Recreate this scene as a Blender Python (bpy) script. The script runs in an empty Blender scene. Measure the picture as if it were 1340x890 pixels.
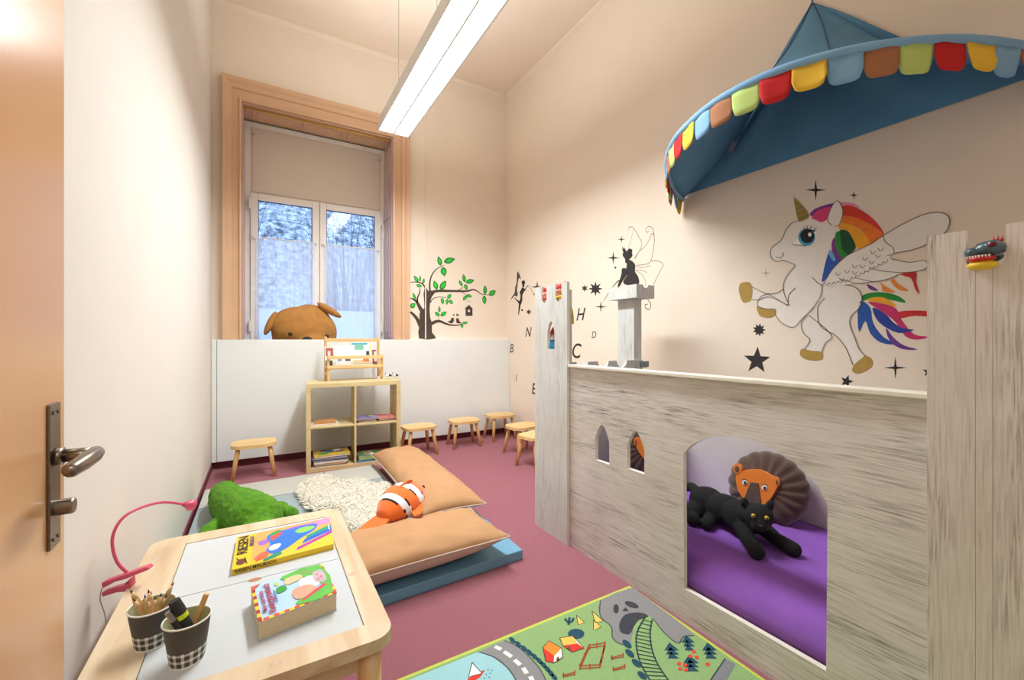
import bpy, bmesh, math, random
from mathutils import Vector, Matrix, noise
from mathutils.geometry import tessellate_polygon
random.seed(7)
PI = math.pi
S = bpy.context.scene
COL = S.collection

# ------------------------------------------------------------------ camera, world, lights, exposure
F_PX, YAW, EYE = 558.0, math.radians(30.4), 1.12
cd = bpy.data.cameras.new('camera'); cam = bpy.data.objects.new('camera', cd); COL.objects.link(cam)
cam.location = (0, 0, EYE); cam.rotation_euler = (PI/2, 0, -YAW)
cd.sensor_width = 36; cd.lens = F_PX*36/1340; cd.clip_start = .02; cd.shift_y = -0.5/1340
S.camera = cam
S.view_settings.view_transform = 'Standard'; S.view_settings.look = 'None'
S.view_settings.gamma = 1; S.view_settings.use_curve_mapping = False
S.view_settings.exposure = 0.43
w = bpy.data.worlds.new('world'); S.world = w; w.use_nodes = True
w.node_tree.nodes['Background'].inputs[0].default_value = (.46, .66, 1.0, 1)
w.node_tree.nodes['Background'].inputs[1].default_value = 1.5

LAMP = dict(x0=.847, x1=1.12, y0=1.35, y1=3.71, z=2.90)
def area(name, loc, rot, sx, sy, power, color, spread=180):
    l = bpy.data.lights.new(name, 'AREA'); l.shape = 'RECTANGLE'; l.size = sx; l.size_y = sy
    l.energy = power; l.color = color; l.spread = math.radians(spread)
    o = bpy.data.objects.new(name, l); COL.objects.link(o); o.location = loc; o.rotation_euler = rot
    return o
area('pendant_lamp_light', ((LAMP['x0']+LAMP['x1'])/2, (LAMP['y0']+LAMP['y1'])/2, LAMP['z']-.004), (0, 0, 0), .24, 2.3, 56, (.90, .965, 1), 155)
area('ceiling_fill_light', ((LAMP['x0']+LAMP['x1'])/2, (LAMP['y0']+LAMP['y1'])/2, LAMP['z']+.10), (PI, 0, 0), .2, 2.25, 20, (.95, .98, .96))  # added fill above the closed housing, brightens ceiling and upper walls
area('hallway_light', (.15, -1.0, 2.45), (math.radians(35), 0, 0), .9, .9, 9, (.93, .98, 1))

# ------------------------------------------------------------------ pixel rays -> world planes (a photo pixel read off onto a real surface)
SY, CY_ = math.sin(YAW), math.cos(YAW)
def ray(x, y):
    u = (x-670)/F_PX; v = (444.5-y)/F_PX
    return Vector((SY+u*CY_, CY_-u*SY, v))
EYEV = Vector((0, 0, EYE))
def onz(x, y, z): r = ray(x, y); return EYEV + r*((z-EYE)/r.z)
def onx(x, y, X): r = ray(x, y); return EYEV + r*(X/r.x)
def ony(x, y, Y): r = ray(x, y); return EYEV + r*(Y/r.y)
def onp(x, y, p, n): r = ray(x, y); n = Vector(n); return EYEV + r*((Vector(p)-EYEV).dot(n)/r.dot(n))

# ------------------------------------------------------------------ materials
def lin(h):
    h = h.lstrip('#'); c = [int(h[i:i+2], 16)/255 for i in (0, 2, 4)]
    return tuple(((v/12.92) if v <= .04045 else ((v+.055)/1.055)**2.4) for v in c)+(1,)
MATS = {}
def mat(name, col, rough=.6, var=.06, scale=12, bump=0, bscale=60, metal=0, stretch=None, sheen=0, spec=.5, col2=None, coat=0):
    if name in MATS: return MATS[name]
    m = bpy.data.materials.new(name); m.use_nodes = True; N = m.node_tree.nodes; L = m.node_tree.links
    b = N['Principled BSDF']; c = lin(col) if isinstance(col, str) else col
    b.inputs['Roughness'].default_value = rough; b.inputs['Metallic'].default_value = metal
    b.inputs['Specular IOR Level'].default_value = spec
    if sheen: b.inputs['Sheen Weight'].default_value = sheen; b.inputs['Sheen Roughness'].default_value = .5
    if coat: b.inputs['Coat Weight'].default_value = coat
    tc = N.new('ShaderNodeTexCoord'); mp = N.new('ShaderNodeMapping'); L.new(tc.outputs['Object'], mp.inputs[0])
    if stretch: mp.inputs['Scale'].default_value = stretch
    nz = N.new('ShaderNodeTexNoise'); nz.inputs['Scale'].default_value = scale; nz.inputs['Detail'].default_value = 4
    L.new(mp.outputs[0], nz.inputs[0])
    cr = N.new('ShaderNodeValToRGB'); L.new(nz.outputs[0], cr.inputs[0])
    lo = lin(col2) if col2 else tuple(v*(1-var) for v in c[:3])+(1,)
    hi = c if col2 else tuple(min(1, v*(1+var*.6)) for v in c[:3])+(1,)
    cr.color_ramp.elements[0].position = .3; cr.color_ramp.elements[1].position = .7
    cr.color_ramp.elements[0].color = lo; cr.color_ramp.elements[1].color = hi
    L.new(cr.outputs[0], b.inputs['Base Color'])
    if bump:
        n2 = N.new('ShaderNodeTexNoise'); n2.inputs['Scale'].default_value = bscale; n2.inputs['Detail'].default_value = 5
        L.new(mp.outputs[0], n2.inputs[0]); bp = N.new('ShaderNodeBump'); bp.inputs['Strength'].default_value = min(1, bump)
        bp.inputs['Distance'].default_value = .01*bump; L.new(n2.outputs[0], bp.inputs['Height']); L.new(bp.outputs[0], b.inputs['Normal'])
    MATS[name] = m; return m

def plankwood(name, base, streak, axis, seam=None):
    """white-washed board: long grain streaks along axis ('y','z')"""
    m = bpy.data.materials.new(name); m.use_nodes = True; N = m.node_tree.nodes; L = m.node_tree.links; b = N['Principled BSDF']
    b.inputs['Roughness'].default_value = .75; b.inputs['Specular IOR Level'].default_value = .2
    tc = N.new('ShaderNodeTexCoord')
    def tex(sc, scale, det, dist=0):
        mp = N.new('ShaderNodeMapping'); mp.inputs['Scale'].default_value = sc; L.new(tc.outputs['Object'], mp.inputs[0])
        t = N.new('ShaderNodeTexNoise'); t.inputs['Scale'].default_value = scale; t.inputs['Detail'].default_value = det
        t.inputs['Distortion'].default_value = dist; L.new(mp.outputs[0], t.inputs[0]); return t
    long_, wide = .045, 1
    sc = {'y': (wide, long_, wide), 'z': (wide, wide, long_)}[axis]
    sc2 = {'y': (1, .2, 1), 'z': (1, 1, .2)}[axis]
    fine = tex(sc, 210, 7, .6); mid = tex(sc2, 11, 6, 1.0); big = tex((1, 1, 1), 3, 3)
    def ramp(src, a, b_):
        r = N.new('ShaderNodeMapRange'); r.inputs[1].default_value = a; r.inputs[2].default_value = b_; L.new(src, r.inputs[0]); return r
    rf = ramp(fine.outputs[0], .44, .66); rm = ramp(mid.outputs[0], .44, .78)
    mul = N.new('ShaderNodeMath'); mul.operation = 'MULTIPLY'; L.new(rf.outputs[0], mul.inputs[0]); L.new(rm.outputs[0], mul.inputs[1])
    mul2 = N.new('ShaderNodeMath'); mul2.operation = 'MULTIPLY_ADD'; L.new(mul.outputs[0], mul2.inputs[0]); mul2.inputs[1].default_value = .85
    rb = ramp(big.outputs[0], .3, .8); m3 = N.new('ShaderNodeMath'); m3.operation = 'MULTIPLY'; L.new(rf.outputs[0], m3.inputs[0]); m3.inputs[1].default_value = .20
    L.new(m3.outputs[0], mul2.inputs[2])
    mx = N.new('ShaderNodeMix'); mx.data_type = 'RGBA'; mx.clamp_factor = True
    mx.inputs[6].default_value = lin(base); mx.inputs[7].default_value = lin(streak); L.new(mul2.outputs[0], mx.inputs[0])
    mx2 = N.new('ShaderNodeMix'); mx2.data_type = 'RGBA'; mx2.blend_type = 'MULTIPLY'; mx2.inputs[7].default_value = (.84, .81, .77, 1)
    L.new(rb.outputs[0], mx2.inputs[0]); L.new(mx.outputs[2], mx2.inputs[6])
    outc = mx2.outputs[2]
    if seam:
        spx = N.new('ShaderNodeSeparateXYZ'); L.new(tc.outputs['Object'], spx.inputs[0])
        for sy_ in seam:
            a_ = N.new('ShaderNodeMath'); a_.operation = 'COMPARE'; a_.inputs[1].default_value = sy_; a_.inputs[2].default_value = .0005; L.new(spx.outputs[1], a_.inputs[0])
            mm = N.new('ShaderNodeMix'); mm.data_type = 'RGBA'; mm.inputs[7].default_value = lin('#8d8276'); L.new(a_.outputs[0], mm.inputs[0]); L.new(outc, mm.inputs[6]); outc = mm.outputs[2]
    L.new(outc, b.inputs['Base Color'])
    bp = N.new('ShaderNodeBump'); bp.inputs['Strength'].default_value = .25; bp.inputs['Distance'].default_value = .002
    L.new(fine.outputs[0], bp.inputs['Height']); L.new(bp.outputs[0], b.inputs['Normal'])
    return m

def pinewood(name, base, dark, axis='x', knots=True, rough=.45, rs=16):
    m = bpy.data.materials.new(name); m.use_nodes = True; N = m.node_tree.nodes; L = m.node_tree.links; b = N['Principled BSDF']
    b.inputs['Roughness'].default_value = rough
    tc = N.new('ShaderNodeTexCoord'); mp = N.new('ShaderNodeMapping'); L.new(tc.outputs['Object'], mp.inputs[0])
    mp.inputs['Scale'].default_value = {'x': (.08, 1, 1), 'y': (1, .08, 1), 'z': (1, 1, .08)}[axis]
    t = N.new('ShaderNodeTexNoise'); t.inputs['Scale'].default_value = rs; t.inputs['Detail'].default_value = 4; t.inputs['Distortion'].default_value = 1.2; L.new(mp.outputs[0], t.inputs[0])
    mr = N.new('ShaderNodeMapRange'); mr.inputs[1].default_value = .38; mr.inputs[2].default_value = .7; L.new(t.outputs[0], mr.inputs[0])
    mx = N.new('ShaderNodeMix'); mx.data_type = 'RGBA'; mx.inputs[6].default_value = lin(base); mx.inputs[7].default_value = lin(dark); L.new(mr.outputs[0], mx.inputs[0])
    out = mx.outputs[2]
    if knots:
        v = N.new('ShaderNodeTexVoronoi'); v.inputs['Scale'].default_value = 4.2; L.new(tc.outputs['Object'], v.inputs[0])
        k = N.new('ShaderNodeMapRange'); k.inputs[1].default_value = .085; k.inputs[2].default_value = .03; L.new(v.outputs['Distance'], k.inputs[0])
        m2 = N.new('ShaderNodeMix'); m2.data_type = 'RGBA'; m2.inputs[7].default_value = lin('#a97b62'); L.new(k.outputs[0], m2.inputs[0]); L.new(out, m2.inputs[6]); out = m2.outputs[2]
    L.new(out, b.inputs['Base Color']); return m

def emit(name, col, s):
    m = bpy.data.materials.new(name); m.use_nodes = True; N = m.node_tree.nodes; L = m.node_tree.links
    N.remove(N['Principled BSDF']); e = N.new('ShaderNodeEmission'); e.inputs[0].default_value = lin(col); e.inputs[1].default_value = s
    L.new(e.outputs[0], N['Material Output'].inputs[0]); return m

M_wall = mat('wall_cream', '#efe0cf', .85, .02, 3, .12, 90)
M_ceil = mat('ceiling_cream', '#efdecd', .9, .02, 3)
M_white = mat('white_board', '#f0efec', .5, .015, 4)
M_paint = mat('white_paint', '#efe9e2', .5, .02, 5)
M_peach = mat('peach_paint', '#d9b08c', .38, .04, 6)
M_mauve = mat('mauve_shutter_paint', '#c0a3a0', .4, .04, 6)
M_door = mat('peach_door_paint', '#e3ae80', .22, .05, 2, .05, 3)
M_maroon = mat('maroon_baseboard', '#6e2a36', .6, .1, 10)
M_steel = mat('brushed_steel', '#8d8277', .32, .05, 80, metal=1)
M_pine = pinewood('pine_light', '#dcc8a8', '#cba97e', 'y')
M_pinex = pinewood('pine_light_across', '#dcc8a8', '#cba97e', 'x')
M_pinez = pinewood('pine_light_upright', '#e6c08a', '#cc9c60', 'z', False)
M_birch = pinewood('birch_veneer', '#dcc695', '#cfb57e', 'x', False, .5)
M_stool = pinewood('stool_pine', '#ecca90', '#dcb275', 'x', False)
M_stoolleg = pinewood('stool_leg_pine', '#e2b97c', '#cf9f60', 'z', False)
M_castle = plankwood('whitewashed_plank_lengthwise', '#ddd6d1', '#6e645b', 'y')
M_tower = plankwood('whitewashed_plank_upright', '#e0d6d0', '#8a7e74', 'z', (.3055, .2785))
M_farcastle = plankwood('pale_whitewashed_plank_upright', '#dadbd8', '#9b9b98', 'z')
M_edge = mat('painted_edge', '#e6e0d2', .6, .06, 30)
M_black = mat('matt_black_paint', '#2b2929', .7, .05, 20)
M_purple = mat('purple_fabric', '#8d57b8', .9, .1, 9, .25, 220)

# ------------------------------------------------------------------ mesh helpers
def link(name, me, parent=None, smooth=False, mats=None):
    o = bpy.data.objects.new(name, me); COL.objects.link(o)
    if parent: o.parent = parent; o.matrix_parent_inverse = Matrix.Identity(4)
    if mats:
        for m in (mats if isinstance(mats, (list, tuple)) else [mats]): me.materials.append(m)
    if smooth:
        for p in me.polygons: p.use_smooth = True
    return o
def obj(name, bm, m, parent=None, smooth=False, bevel=0, seg=2):
    bmesh.ops.recalc_face_normals(bm, faces=bm.faces) if not smooth or True else None
    me = bpy.data.meshes.new(name); bm.to_mesh(me); bm.free()
    o = link(name, me, parent, smooth, m)
    if bevel:
        b = o.modifiers.new('bevel', 'BEVEL'); b.width = bevel; b.segments = seg; b.limit_method = 'ANGLE'; b.angle_limit = math.radians(40)
    return o
def tag(o, label=None, cat=None, group=None, kind=None):
    if label: o['label'] = label
    if cat: o['category'] = cat
    if group: o['group'] = group
    if kind: o['kind'] = kind
    return o
def empty(name, loc, label, cat, group=None, rz=0):
    o = bpy.data.objects.new(name, None); COL.objects.link(o); o.location = loc; o.rotation_euler.z = rz; o.empty_display_size = .05
    return tag(o, label, cat, group)
def struct(name, bm, m, parent=None, **k):
    o = obj(name, bm, m, parent, **k)
    o['kind'] = 'structure'
    return o
def B(): return bmesh.new()
def box(bm, x0, x1, y0, y1, z0, z1, mi=0, M=None):
    vs = [bm.verts.new((x, y, z)) for z in (z0, z1) for y in (y0, y1) for x in (x0, x1)]
    if M:
        for v in vs: v.co = M @ v.co
    for f in ((0, 1, 3, 2), (4, 5, 7, 6), (0, 1, 5, 4), (2, 3, 7, 6), (0, 2, 6, 4), (1, 3, 7, 5)):
        fc = bm.faces.new([vs[i] for i in f]); fc.material_index = mi
    return vs
def ring_tube(bm, pts, rads, n=12, mi=0, cap=True, squash=None):
    pts = [Vector(p) for p in pts]
    if not isinstance(rads, (list, tuple)): rads = [rads]*len(pts)
    rings = []; up = None
    for i, p in enumerate(pts):
        d = (pts[min(i+1, len(pts)-1)]-pts[max(i-1, 0)]).normalized()
        if up is None:
            up = d.orthogonal().normalized()
        else:
            up = (up - d*up.dot(d)).normalized()
        sd = d.cross(up)
        rings.append([bm.verts.new(p+(up*math.cos(a)+sd*math.sin(a))*rads[i]) for a in [2*PI*k/n for k in range(n)]])
    for a, b in zip(rings, rings[1:]):
        for k in range(n):
            f = bm.faces.new((a[k], a[(k+1) % n], b[(k+1) % n], b[k])); f.material_index = mi
    if cap:
        f = bm.faces.new(rings[0][::-1]); f.material_index = mi; f = bm.faces.new(rings[-1]); f.material_index = mi
def lathe(bm, prof, c=(0, 0, 0), n=24, mi=0, M=None, sx=1, sy=1):
    rings = []
    for r, z in prof:
        rings.append([bm.verts.new((c[0]+r*sx*math.cos(2*PI*k/n), c[1]+r*sy*math.sin(2*PI*k/n), c[2]+z)) for k in range(n)])
    for a, b in zip(rings, rings[1:]):
        for k in range(n):
            f = bm.faces.new((a[k], a[(k+1) % n], b[(k+1) % n], b[k])); f.material_index = mi
    f = bm.faces.new(rings[0][::-1]); f.material_index = mi
    f = bm.faces.new(rings[-1]); f.material_index = mi
    if M:
        for rr in rings:
            for v in rr: v.co = M @ v.co
def ell(bm, c, r, rot=None, mi=0, seg=20, rings=12):
    M = Matrix.Translation(Vector(c)) @ (rot.to_4x4() if rot else Matrix.Identity(4)) @ Matrix.Diagonal((*(r if isinstance(r, (list, tuple)) else (r, r, r)), 1))
    res = bmesh.ops.create_uvsphere(bm, u_segments=seg, v_segments=rings, radius=1, matrix=M)
    for v in res['verts']:
        for f in v.link_faces: f.material_index = mi
def capsule(bm, a, b, r0, r1, n=14):
    a, b = Vector(a), Vector(b); k = 5
    d = (b-a).normalized(); pts, rads = [], []
    for i in range(k): t = math.pi/2*(1-i/k); pts.append(a-d*r0*math.sin(t)); rads.append(max(.001, r0*math.cos(t)))
    pts += [a, b]; rads += [r0, r1]
    for i in range(1, k+1): t = math.pi/2*(i/k); pts.append(b+d*r1*math.sin(t)); rads.append(max(.001, r1*math.cos(t)))
    ring_tube(bm, pts, rads, n)
def blob(name, build, m, parent=None, voxel=.006, smooth=8, disp=None):
    """soft body: overlapping volumes fused into one continuous skin"""
    bm = B(); build(bm); o = obj(name, bm, m, parent, smooth=True)
    r = o.modifiers.new('fuse', 'REMESH'); r.mode = 'VOXEL'; r.voxel_size = voxel; r.use_smooth_shade = True
    s = o.modifiers.new('soften', 'SMOOTH'); s.factor = .5; s.iterations = smooth
    if disp:
        t = bpy.data.textures.new(name, 'CLOUDS'); t.noise_scale = disp[1]; t.noise_depth = 2
        d = o.modifiers.new('pile', 'DISPLACE'); d.texture = t; d.strength = disp[0]; d.mid_level = .5
    return o
def catmull(pts, n=6, closed=False):
    P = [Vector(p) for p in pts]; out = []; L = len(P)
    rng = range(L) if closed else range(L-1)
    for i in rng:
        if closed: a, b, c, d = P[(i-1) % L], P[i], P[(i+1) % L], P[(i+2) % L]
        else: a, b, c, d = P[max(i-1, 0)], P[i], P[i+1], P[min(i+2, L-1)]
        for k in range(n):
            t = k/n
            out.append(.5*((2*b)+(c-a)*t+(2*a-5*b+4*c-d)*t*t+(3*b-a-3*c+d)*t**3))
    if not closed: out.append(P[-1])
    return out
def fill(bm, pts3, mi=0):
    """fill a (possibly concave) planar outline given as 3D points"""
    vs = [bm.verts.new(p) for p in pts3]
    for t in tessellate_polygon([[Vector(p) for p in pts3]]):
        try: f = bm.faces.new([vs[i] for i in t]); f.material_index = mi
        except ValueError: pass
    return vs
def slab(bm, pts3, n, th, mi=0, mi_side=None):
    """extruded outline: pts3 planar, thickness th along n"""
    n = Vector(n).normalized(); P = [Vector(p) for p in pts3]; a = [bm.verts.new(p) for p in P]; b = [bm.verts.new(p+n*th) for p in P]
    for t in tessellate_polygon([P]):
        for vs in (a, b):
            try: f = bm.faces.new([vs[i] for i in t]); f.material_index = mi
            except ValueError: pass
    L = len(P)
    for i in range(L):
        f = bm.faces.new((a[i], a[(i+1) % L], b[(i+1) % L], b[i])); f.material_index = mi if mi_side is None else mi_side
def slab_holes(bm, loops, n, th, mi=0, mi_side=None):
    n = Vector(n).normalized(); loops = [[Vector(p) for p in l] for l in loops]
    flat = [p for l in loops for p in l]; a = [bm.verts.new(p) for p in flat]; b = [bm.verts.new(p+n*th) for p in flat]
    for t in tessellate_polygon(loops):
        for vs in (a, b):
            try: f = bm.faces.new([vs[i] for i in t]); f.material_index = mi
            except ValueError: pass
    k = 0
    for l in loops:
        L = len(l)
        for i in range(L):
            i0, i1 = k+i, k+(i+1) % L
            f = bm.faces.new((a[i0], a[i1], b[i1], b[i0])); f.material_index = mi if mi_side is None else mi_side
        k += L
def ribbon(bm, pts3, wid, n, mi=0):
    P = [Vector(p) for p in pts3]; n = Vector(n).normalized(); L = len(P)
    if not isinstance(wid, (list, tuple)): wid = [wid]*L
    pr = []
    for i, p in enumerate(P):
        d = (P[min(i+1, L-1)]-P[max(i-1, 0)]).normalized(); s = d.cross(n).normalized()*wid[i]/2
        pr.append((bm.verts.new(p-s), bm.verts.new(p+s)))
    for a, b in zip(pr, pr[1:]):
        f = bm.faces.new((a[0], a[1], b[1], b[0])); f.material_index = mi
def ellipse2(cx, cy, rx, ry, n=20, ang=0):
    ca, sa = math.cos(ang), math.sin(ang)
    return [(cx+rx*math.cos(t)*ca-ry*math.sin(t)*sa, cy+rx*math.cos(t)*sa+ry*math.sin(t)*ca) for t in [2*PI*k/n for k in range(n)]]
def letters(name, txt, origin, ux, uy, size, m, parent=None, shear=0, bold=0, align='CENTER', ext=.0004, width=1):
    cu = bpy.data.curves.new(name, 'FONT'); cu.body = txt; cu.size = size; cu.shear = shear; cu.offset = bold*size
    cu.align_x = align; cu.align_y = 'CENTER'; cu.extrude = ext
    tmp = bpy.data.objects.new('tmp', cu); COL.objects.link(tmp); bpy.context.view_layer.update()
    me = bpy.data.meshes.new_from_object(tmp.evaluated_get(bpy.context.evaluated_depsgraph_get()))
    bpy.data.objects.remove(tmp)
    ux = Vector(ux).normalized(); uy = Vector(uy).normalized(); n = ux.cross(uy)
    M = Matrix((ux*width, uy, n)).transposed().to_4x4(); M.translation = Vector(origin); me.transform(M)
    me.name = name
    return link(name, me, parent, False, m)
def rebase(o):
    """move a top-level mesh's origin to the middle of its base"""
    c = [v.co for v in o.data.vertices]
    if not c: return o
    b = Vector(((min(v.x for v in c)+max(v.x for v in c))/2, (min(v.y for v in c)+max(v.y for v in c))/2, min(v.z for v in c)))
    o.data.transform(Matrix.Translation(-b)); o.location = b; return o
def adopt(root, objs):
    bpy.context.view_layer.update()
    for o in objs:
        o.parent = root; o.matrix_parent_inverse = root.matrix_world.inverted()
def nest(parts, pname, *cnames):
    p = [o for o in parts if o.name.split('.')[0] == pname][0]
    for o in list(parts):
        if o is not p and o.name.split('.')[0] in cnames:
            o.parent = p; o.matrix_parent_inverse = Matrix.Identity(4); parts.remove(o)
def dup(o, loc=None, rz=None, label=None, parent=None):
    c = o.copy(); COL.objects.link(c); c.parent = parent
    for ch in list(o.children): dup(ch, parent=c)
    if parent is None:
        if loc is not None: c.location = loc
        if rz is not None: c.rotation_euler.z = rz
        if label: c['label'] = label
    return c

# ------------------------------------------------------------------ room shell
XL, XR, YB, ZC = -.375, 2.57, 4.50, 4.07
YF = -.12
m_carpet = mat('pink_carpet', '#b9727c', .95, .5, 300, .9, 330, sheen=.1, col2='#975460')
bm = B(); box(bm, XL-.3, XR+.3, -2.2, YB+.06, -.08, 0); struct('floor', bm, m_carpet)
bm = B(); box(bm, XL-.15, XR+.15, -2.2, YB+.4, ZC, ZC+.1); struct('ceiling', bm, M_ceil)
bm = B(); box(bm, XL-.12, XL, -2.1, YB+.4, 0, ZC); struct('wall_left', bm, mat('wall_cream_dimmed', '#e2dad0', .85, .02, 3, .12, 90))  # shared wall paint, colour darkened here to offset strong lamp light
bm = B(); box(bm, XR, XR+.12, YF, YB+.4, 0, ZC); struct('wall_right', bm, M_wall)
# back wall with window recess opening x -.15..1.19, z .85..3.27
WX0, WX1, WZ0, WZ1 = -.155, 1.185, .86, 3.24
bm = B(); box(bm, XL, WX0, YB, YB+.4, 0, ZC); box(bm, WX1, XR, YB, YB+.4, 0, ZC); box(bm, WX0, WX1, YB, YB+.4, 0, WZ0); box(bm, WX0, WX1, YB, YB+.4, WZ1, ZC)
struct('wall_back', bm, M_wall)
# front wall round the doorway the photograph is taken from, and the hallway behind it
bm = B(); box(bm, .75, XR+.12, YF-.12, YF, 0, ZC); box(bm, XL, .75, YF-.12, YF, 2.2, ZC); struct('wall_front', bm, M_wall)
bm = B(); box(bm, .95, 1.07, -2.1, YF-.12, 0, ZC); struct('wall_hallway_right', bm, M_paint)
bm = B(); box(bm, XL, 1.07, -2.2, -2.1, 0, ZC); struct('wall_hallway_end', bm, M_paint)
# coving lines
bm = B(); slab(bm, [(XR, 0, ZC), (XR-.035, 0, ZC), (XR-.03, 0, ZC-.015), (XR-.012, 0, ZC-.03), (XR, 0, ZC-.035)], (0, 1, 0), YB, 0)
struct('trim_1', bm, M_ceil)
bm = B(); slab(bm, [(XL, YB, ZC), (XL, YB-.035, ZC), (XL, YB-.03, ZC-.015), (XL, YB-.012, ZC-.03), (XL, YB, ZC-.035)], (1, 0, 0), XR-XL-.04, 0)
struct('trim_2', bm, M_ceil)
# painted cable duct running down the back wall
bm = B(); box(bm, 1.537, 1.55, YB-.008, YB, 1.13, ZC-.04); struct('trim_3', bm, M_wall, bevel=.003)
# baseboards
bm = B(); box(bm, XR-.012, XR, YF, 4.425, 0, .065); struct('baseboard_right', bm, M_maroon, bevel=.003)
bm = B(); box(bm, XL, XL+.010, .95, YB-.02, 0, .055); struct('baseboard_left', bm, M_maroon, bevel=.003)
bm = B(); box(bm, XL+.012, XR, YB-.02, YB, 0, .065); struct('baseboard_back', bm, M_maroon)
# white radiator cover / parapet along the back wall
bm = B(); box(bm, XL+.003, -.335, 4.43, YB, .068, 1.12); box(bm, -.332, XR-.002, 4.435, 4.452, .068, 1.12); box(bm, -.332, WX0, 4.452, YB, 1.10, 1.12); box(bm, WX1, XR-.002, 4.452, YB, 1.10, 1.12)
struct('trim_4', bm, mat('parapet_white', '#e9ecea', .55, .015, 3), bevel=.002)

# ------------------------------------------------------------------ window
win = bpy.data.objects.new('window_1', None); COL.objects.link(win); win.location = (.5, YB, WZ0); win['kind'] = 'structure'
bpy.context.view_layer.update()
wp = []
def casing_profile():  # (distance from opening edge outward, projection)
    return [(0, .0), (0, .03), (.015, .035), (.02, .02), (.07, .02), (.075, .035), (.10, .04), (.115, .055), (.14, .06), (.145, .0)]
bm = B()
pr = casing_profile()
# left, top, right with mitred corners
def cas_loop(d, p, wr):
    return [Vector((WX0-d, YB-p, WZ0+.262)), Vector((WX0-d, YB-p, WZ1+d*1.35)), Vector((WX1+d*wr, YB-p, WZ1+d*1.35)), Vector((WX1+d*wr, YB-p, WZ0+.262))]
loops = [[bm.verts.new(v) for v in cas_loop(d, p, 1.2)] for d, p in pr]
for a, b in zip(loops, loops[1:]):
    for k in range(3): bm.faces.new((a[k], a[k+1], b[k+1], b[k]))
wp.append(struct('window_casing', bm, M_peach, smooth=False))
# reveal lining with fielded panels on right side and soffit
bm = B()
YW = 4.80
box(bm, WX1-.012, WX1+.0, YB-.0, YW, WZ0, WZ1, 0); box(bm, WX0, WX0+.012, YB, YW, WZ0, WZ1, 0)
for z0, z1 in ((1.15, 2.30), (2.42, 3.16)):
    box(bm, WX1-.022, WX1-.012, YB+.05, YW-.045, z0, z1, 0); box(bm, WX1-.028, WX1-.022, YB+.085, YW-.08, z0+.05, z1-.05, 0)
wp.append(struct('shutter_panel', bm, M_mauve, bevel=.004))
bm = B(); box(bm, WX0+.012, WX1-.012, YB, YW, WZ1-.012, WZ1)
for k in range(3):
    x0 = WX0+.08+k*.42; box(bm, x0, x0+.34, YB+.06, YW-.05, WZ1-.022, WZ1-.012); box(bm, x0+.04, x0+.30, YB+.09, YW-.08, WZ1-.028, WZ1-.022)
wp.append(struct('soffit_panel', bm, M_peach, bevel=.004))
bm = B(); ring_tube(bm, [(WX0+.012, YB+.02, WZ1-.03), (WX1-.012, YB+.02, WZ1-.03)], .008, 8)
wp.append(struct('curtain_rail', bm, mat('brass', '#b98a3a', .35, .1, metal=1)))
bm = B(); box(bm, WX0, WX1, YB-.04, YW, WZ0-.03, WZ0); wp.append(struct('window_sill', bm, M_white))
# fixed outer frame and the white board over the sashes
bm = B(); box(bm, WX0+.012, WX0+.06, YW, YW+.05, WZ0, 3.215); box(bm, WX1-.045, WX1-.0, YW, YW+.05, WZ0, 3.215); box(bm, WX0+.06, WX1-.045, YW, YW+.05, 3.17, 3.215)
box(bm, WX0+.06, WX1-.045, YW+.02, YW+.06, WZ0, WZ0+.05); box(bm, WX0, WX1, YW+.05, YW+.09, 3.2, WZ1)
wp.append(struct('window_frame', bm, M_paint, bevel=.004))
bm = B(); box(bm, WX0+.06, WX1-.045, YW+.01, YW+.03, 2.535, 3.17); box(bm, WX0+.075, WX1-.06, YW+.004, YW+.01, 2.55, 3.155)
wp.append(struct('upper_board', bm, mat('board_offwhite', '#e0d3c6', .6, .02, 3), bevel=.002))
bm = B(); ring_tube(bm, [(WX0+.085, YW+.004, 3.10), (WX0+.085, YW-.002, 3.10)], .007, 8); ring_tube(bm, [(WX1-.07, YW+.004, 3.10), (WX1-.07, YW-.002, 3.10)], .007, 8)
wp.append(struct('screw', bm, M_steel))
m_glass = bpy.data.materials.new('window_glass'); m_glass.use_nodes = True
N = m_glass.node_tree.nodes; L = m_glass.node_tree.links; N.remove(N['Principled BSDF'])
tr = N.new('ShaderNodeBsdfTransparent'); tr.inputs[0].default_value = (.97, .985, 1, 1); gl = N.new('ShaderNodeBsdfGlossy'); gl.inputs['Roughness'].default_value = .02; mxs = N.new('ShaderNodeMixShader'); mxs.inputs[0].default_value = .03
L.new(tr.outputs[0], mxs.inputs[1]); L.new(gl.outputs[0], mxs.inputs[2]); L.new(mxs.outputs[0], N['Material Output'].inputs[0])
def sash(x0, x1, z0=WZ0+.04, z1=2.53):
    bm = B(); fw = .062; fr = YW-.02
    box(bm, x0, x0+fw, fr, YW+.04, z0, z1); box(bm, x1-fw, x1, fr, YW+.04, z0, z1)
    box(bm, x0+fw, x1-fw, fr, YW+.04, z0, z0+fw+.02); box(bm, x0+fw, x1-fw, fr, YW+.04, z1-fw, z1)
    s = struct('window_sash', bm, M_paint, bevel=.005)
    bm = B(); box(bm, x0+fw-.005, x1-fw+.005, YW+.008, YW+.013, z0+fw, z1-fw+.005); g = struct('window_pane', bm, m_glass)
    bm = B()
    for a in (x0+fw, x1-fw-.006): box(bm, a, a+.006, YW-.002, YW+.016, z0+fw, z1-fw)
    box(bm, x0+fw, x1-fw, YW-.002, YW+.016, z1-fw-.006, z1-fw)
    q = struct('pane_seal', bm, mat('dark_seal', '#3d4a66', .6)); return s, [g, q]
kids = []
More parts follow.
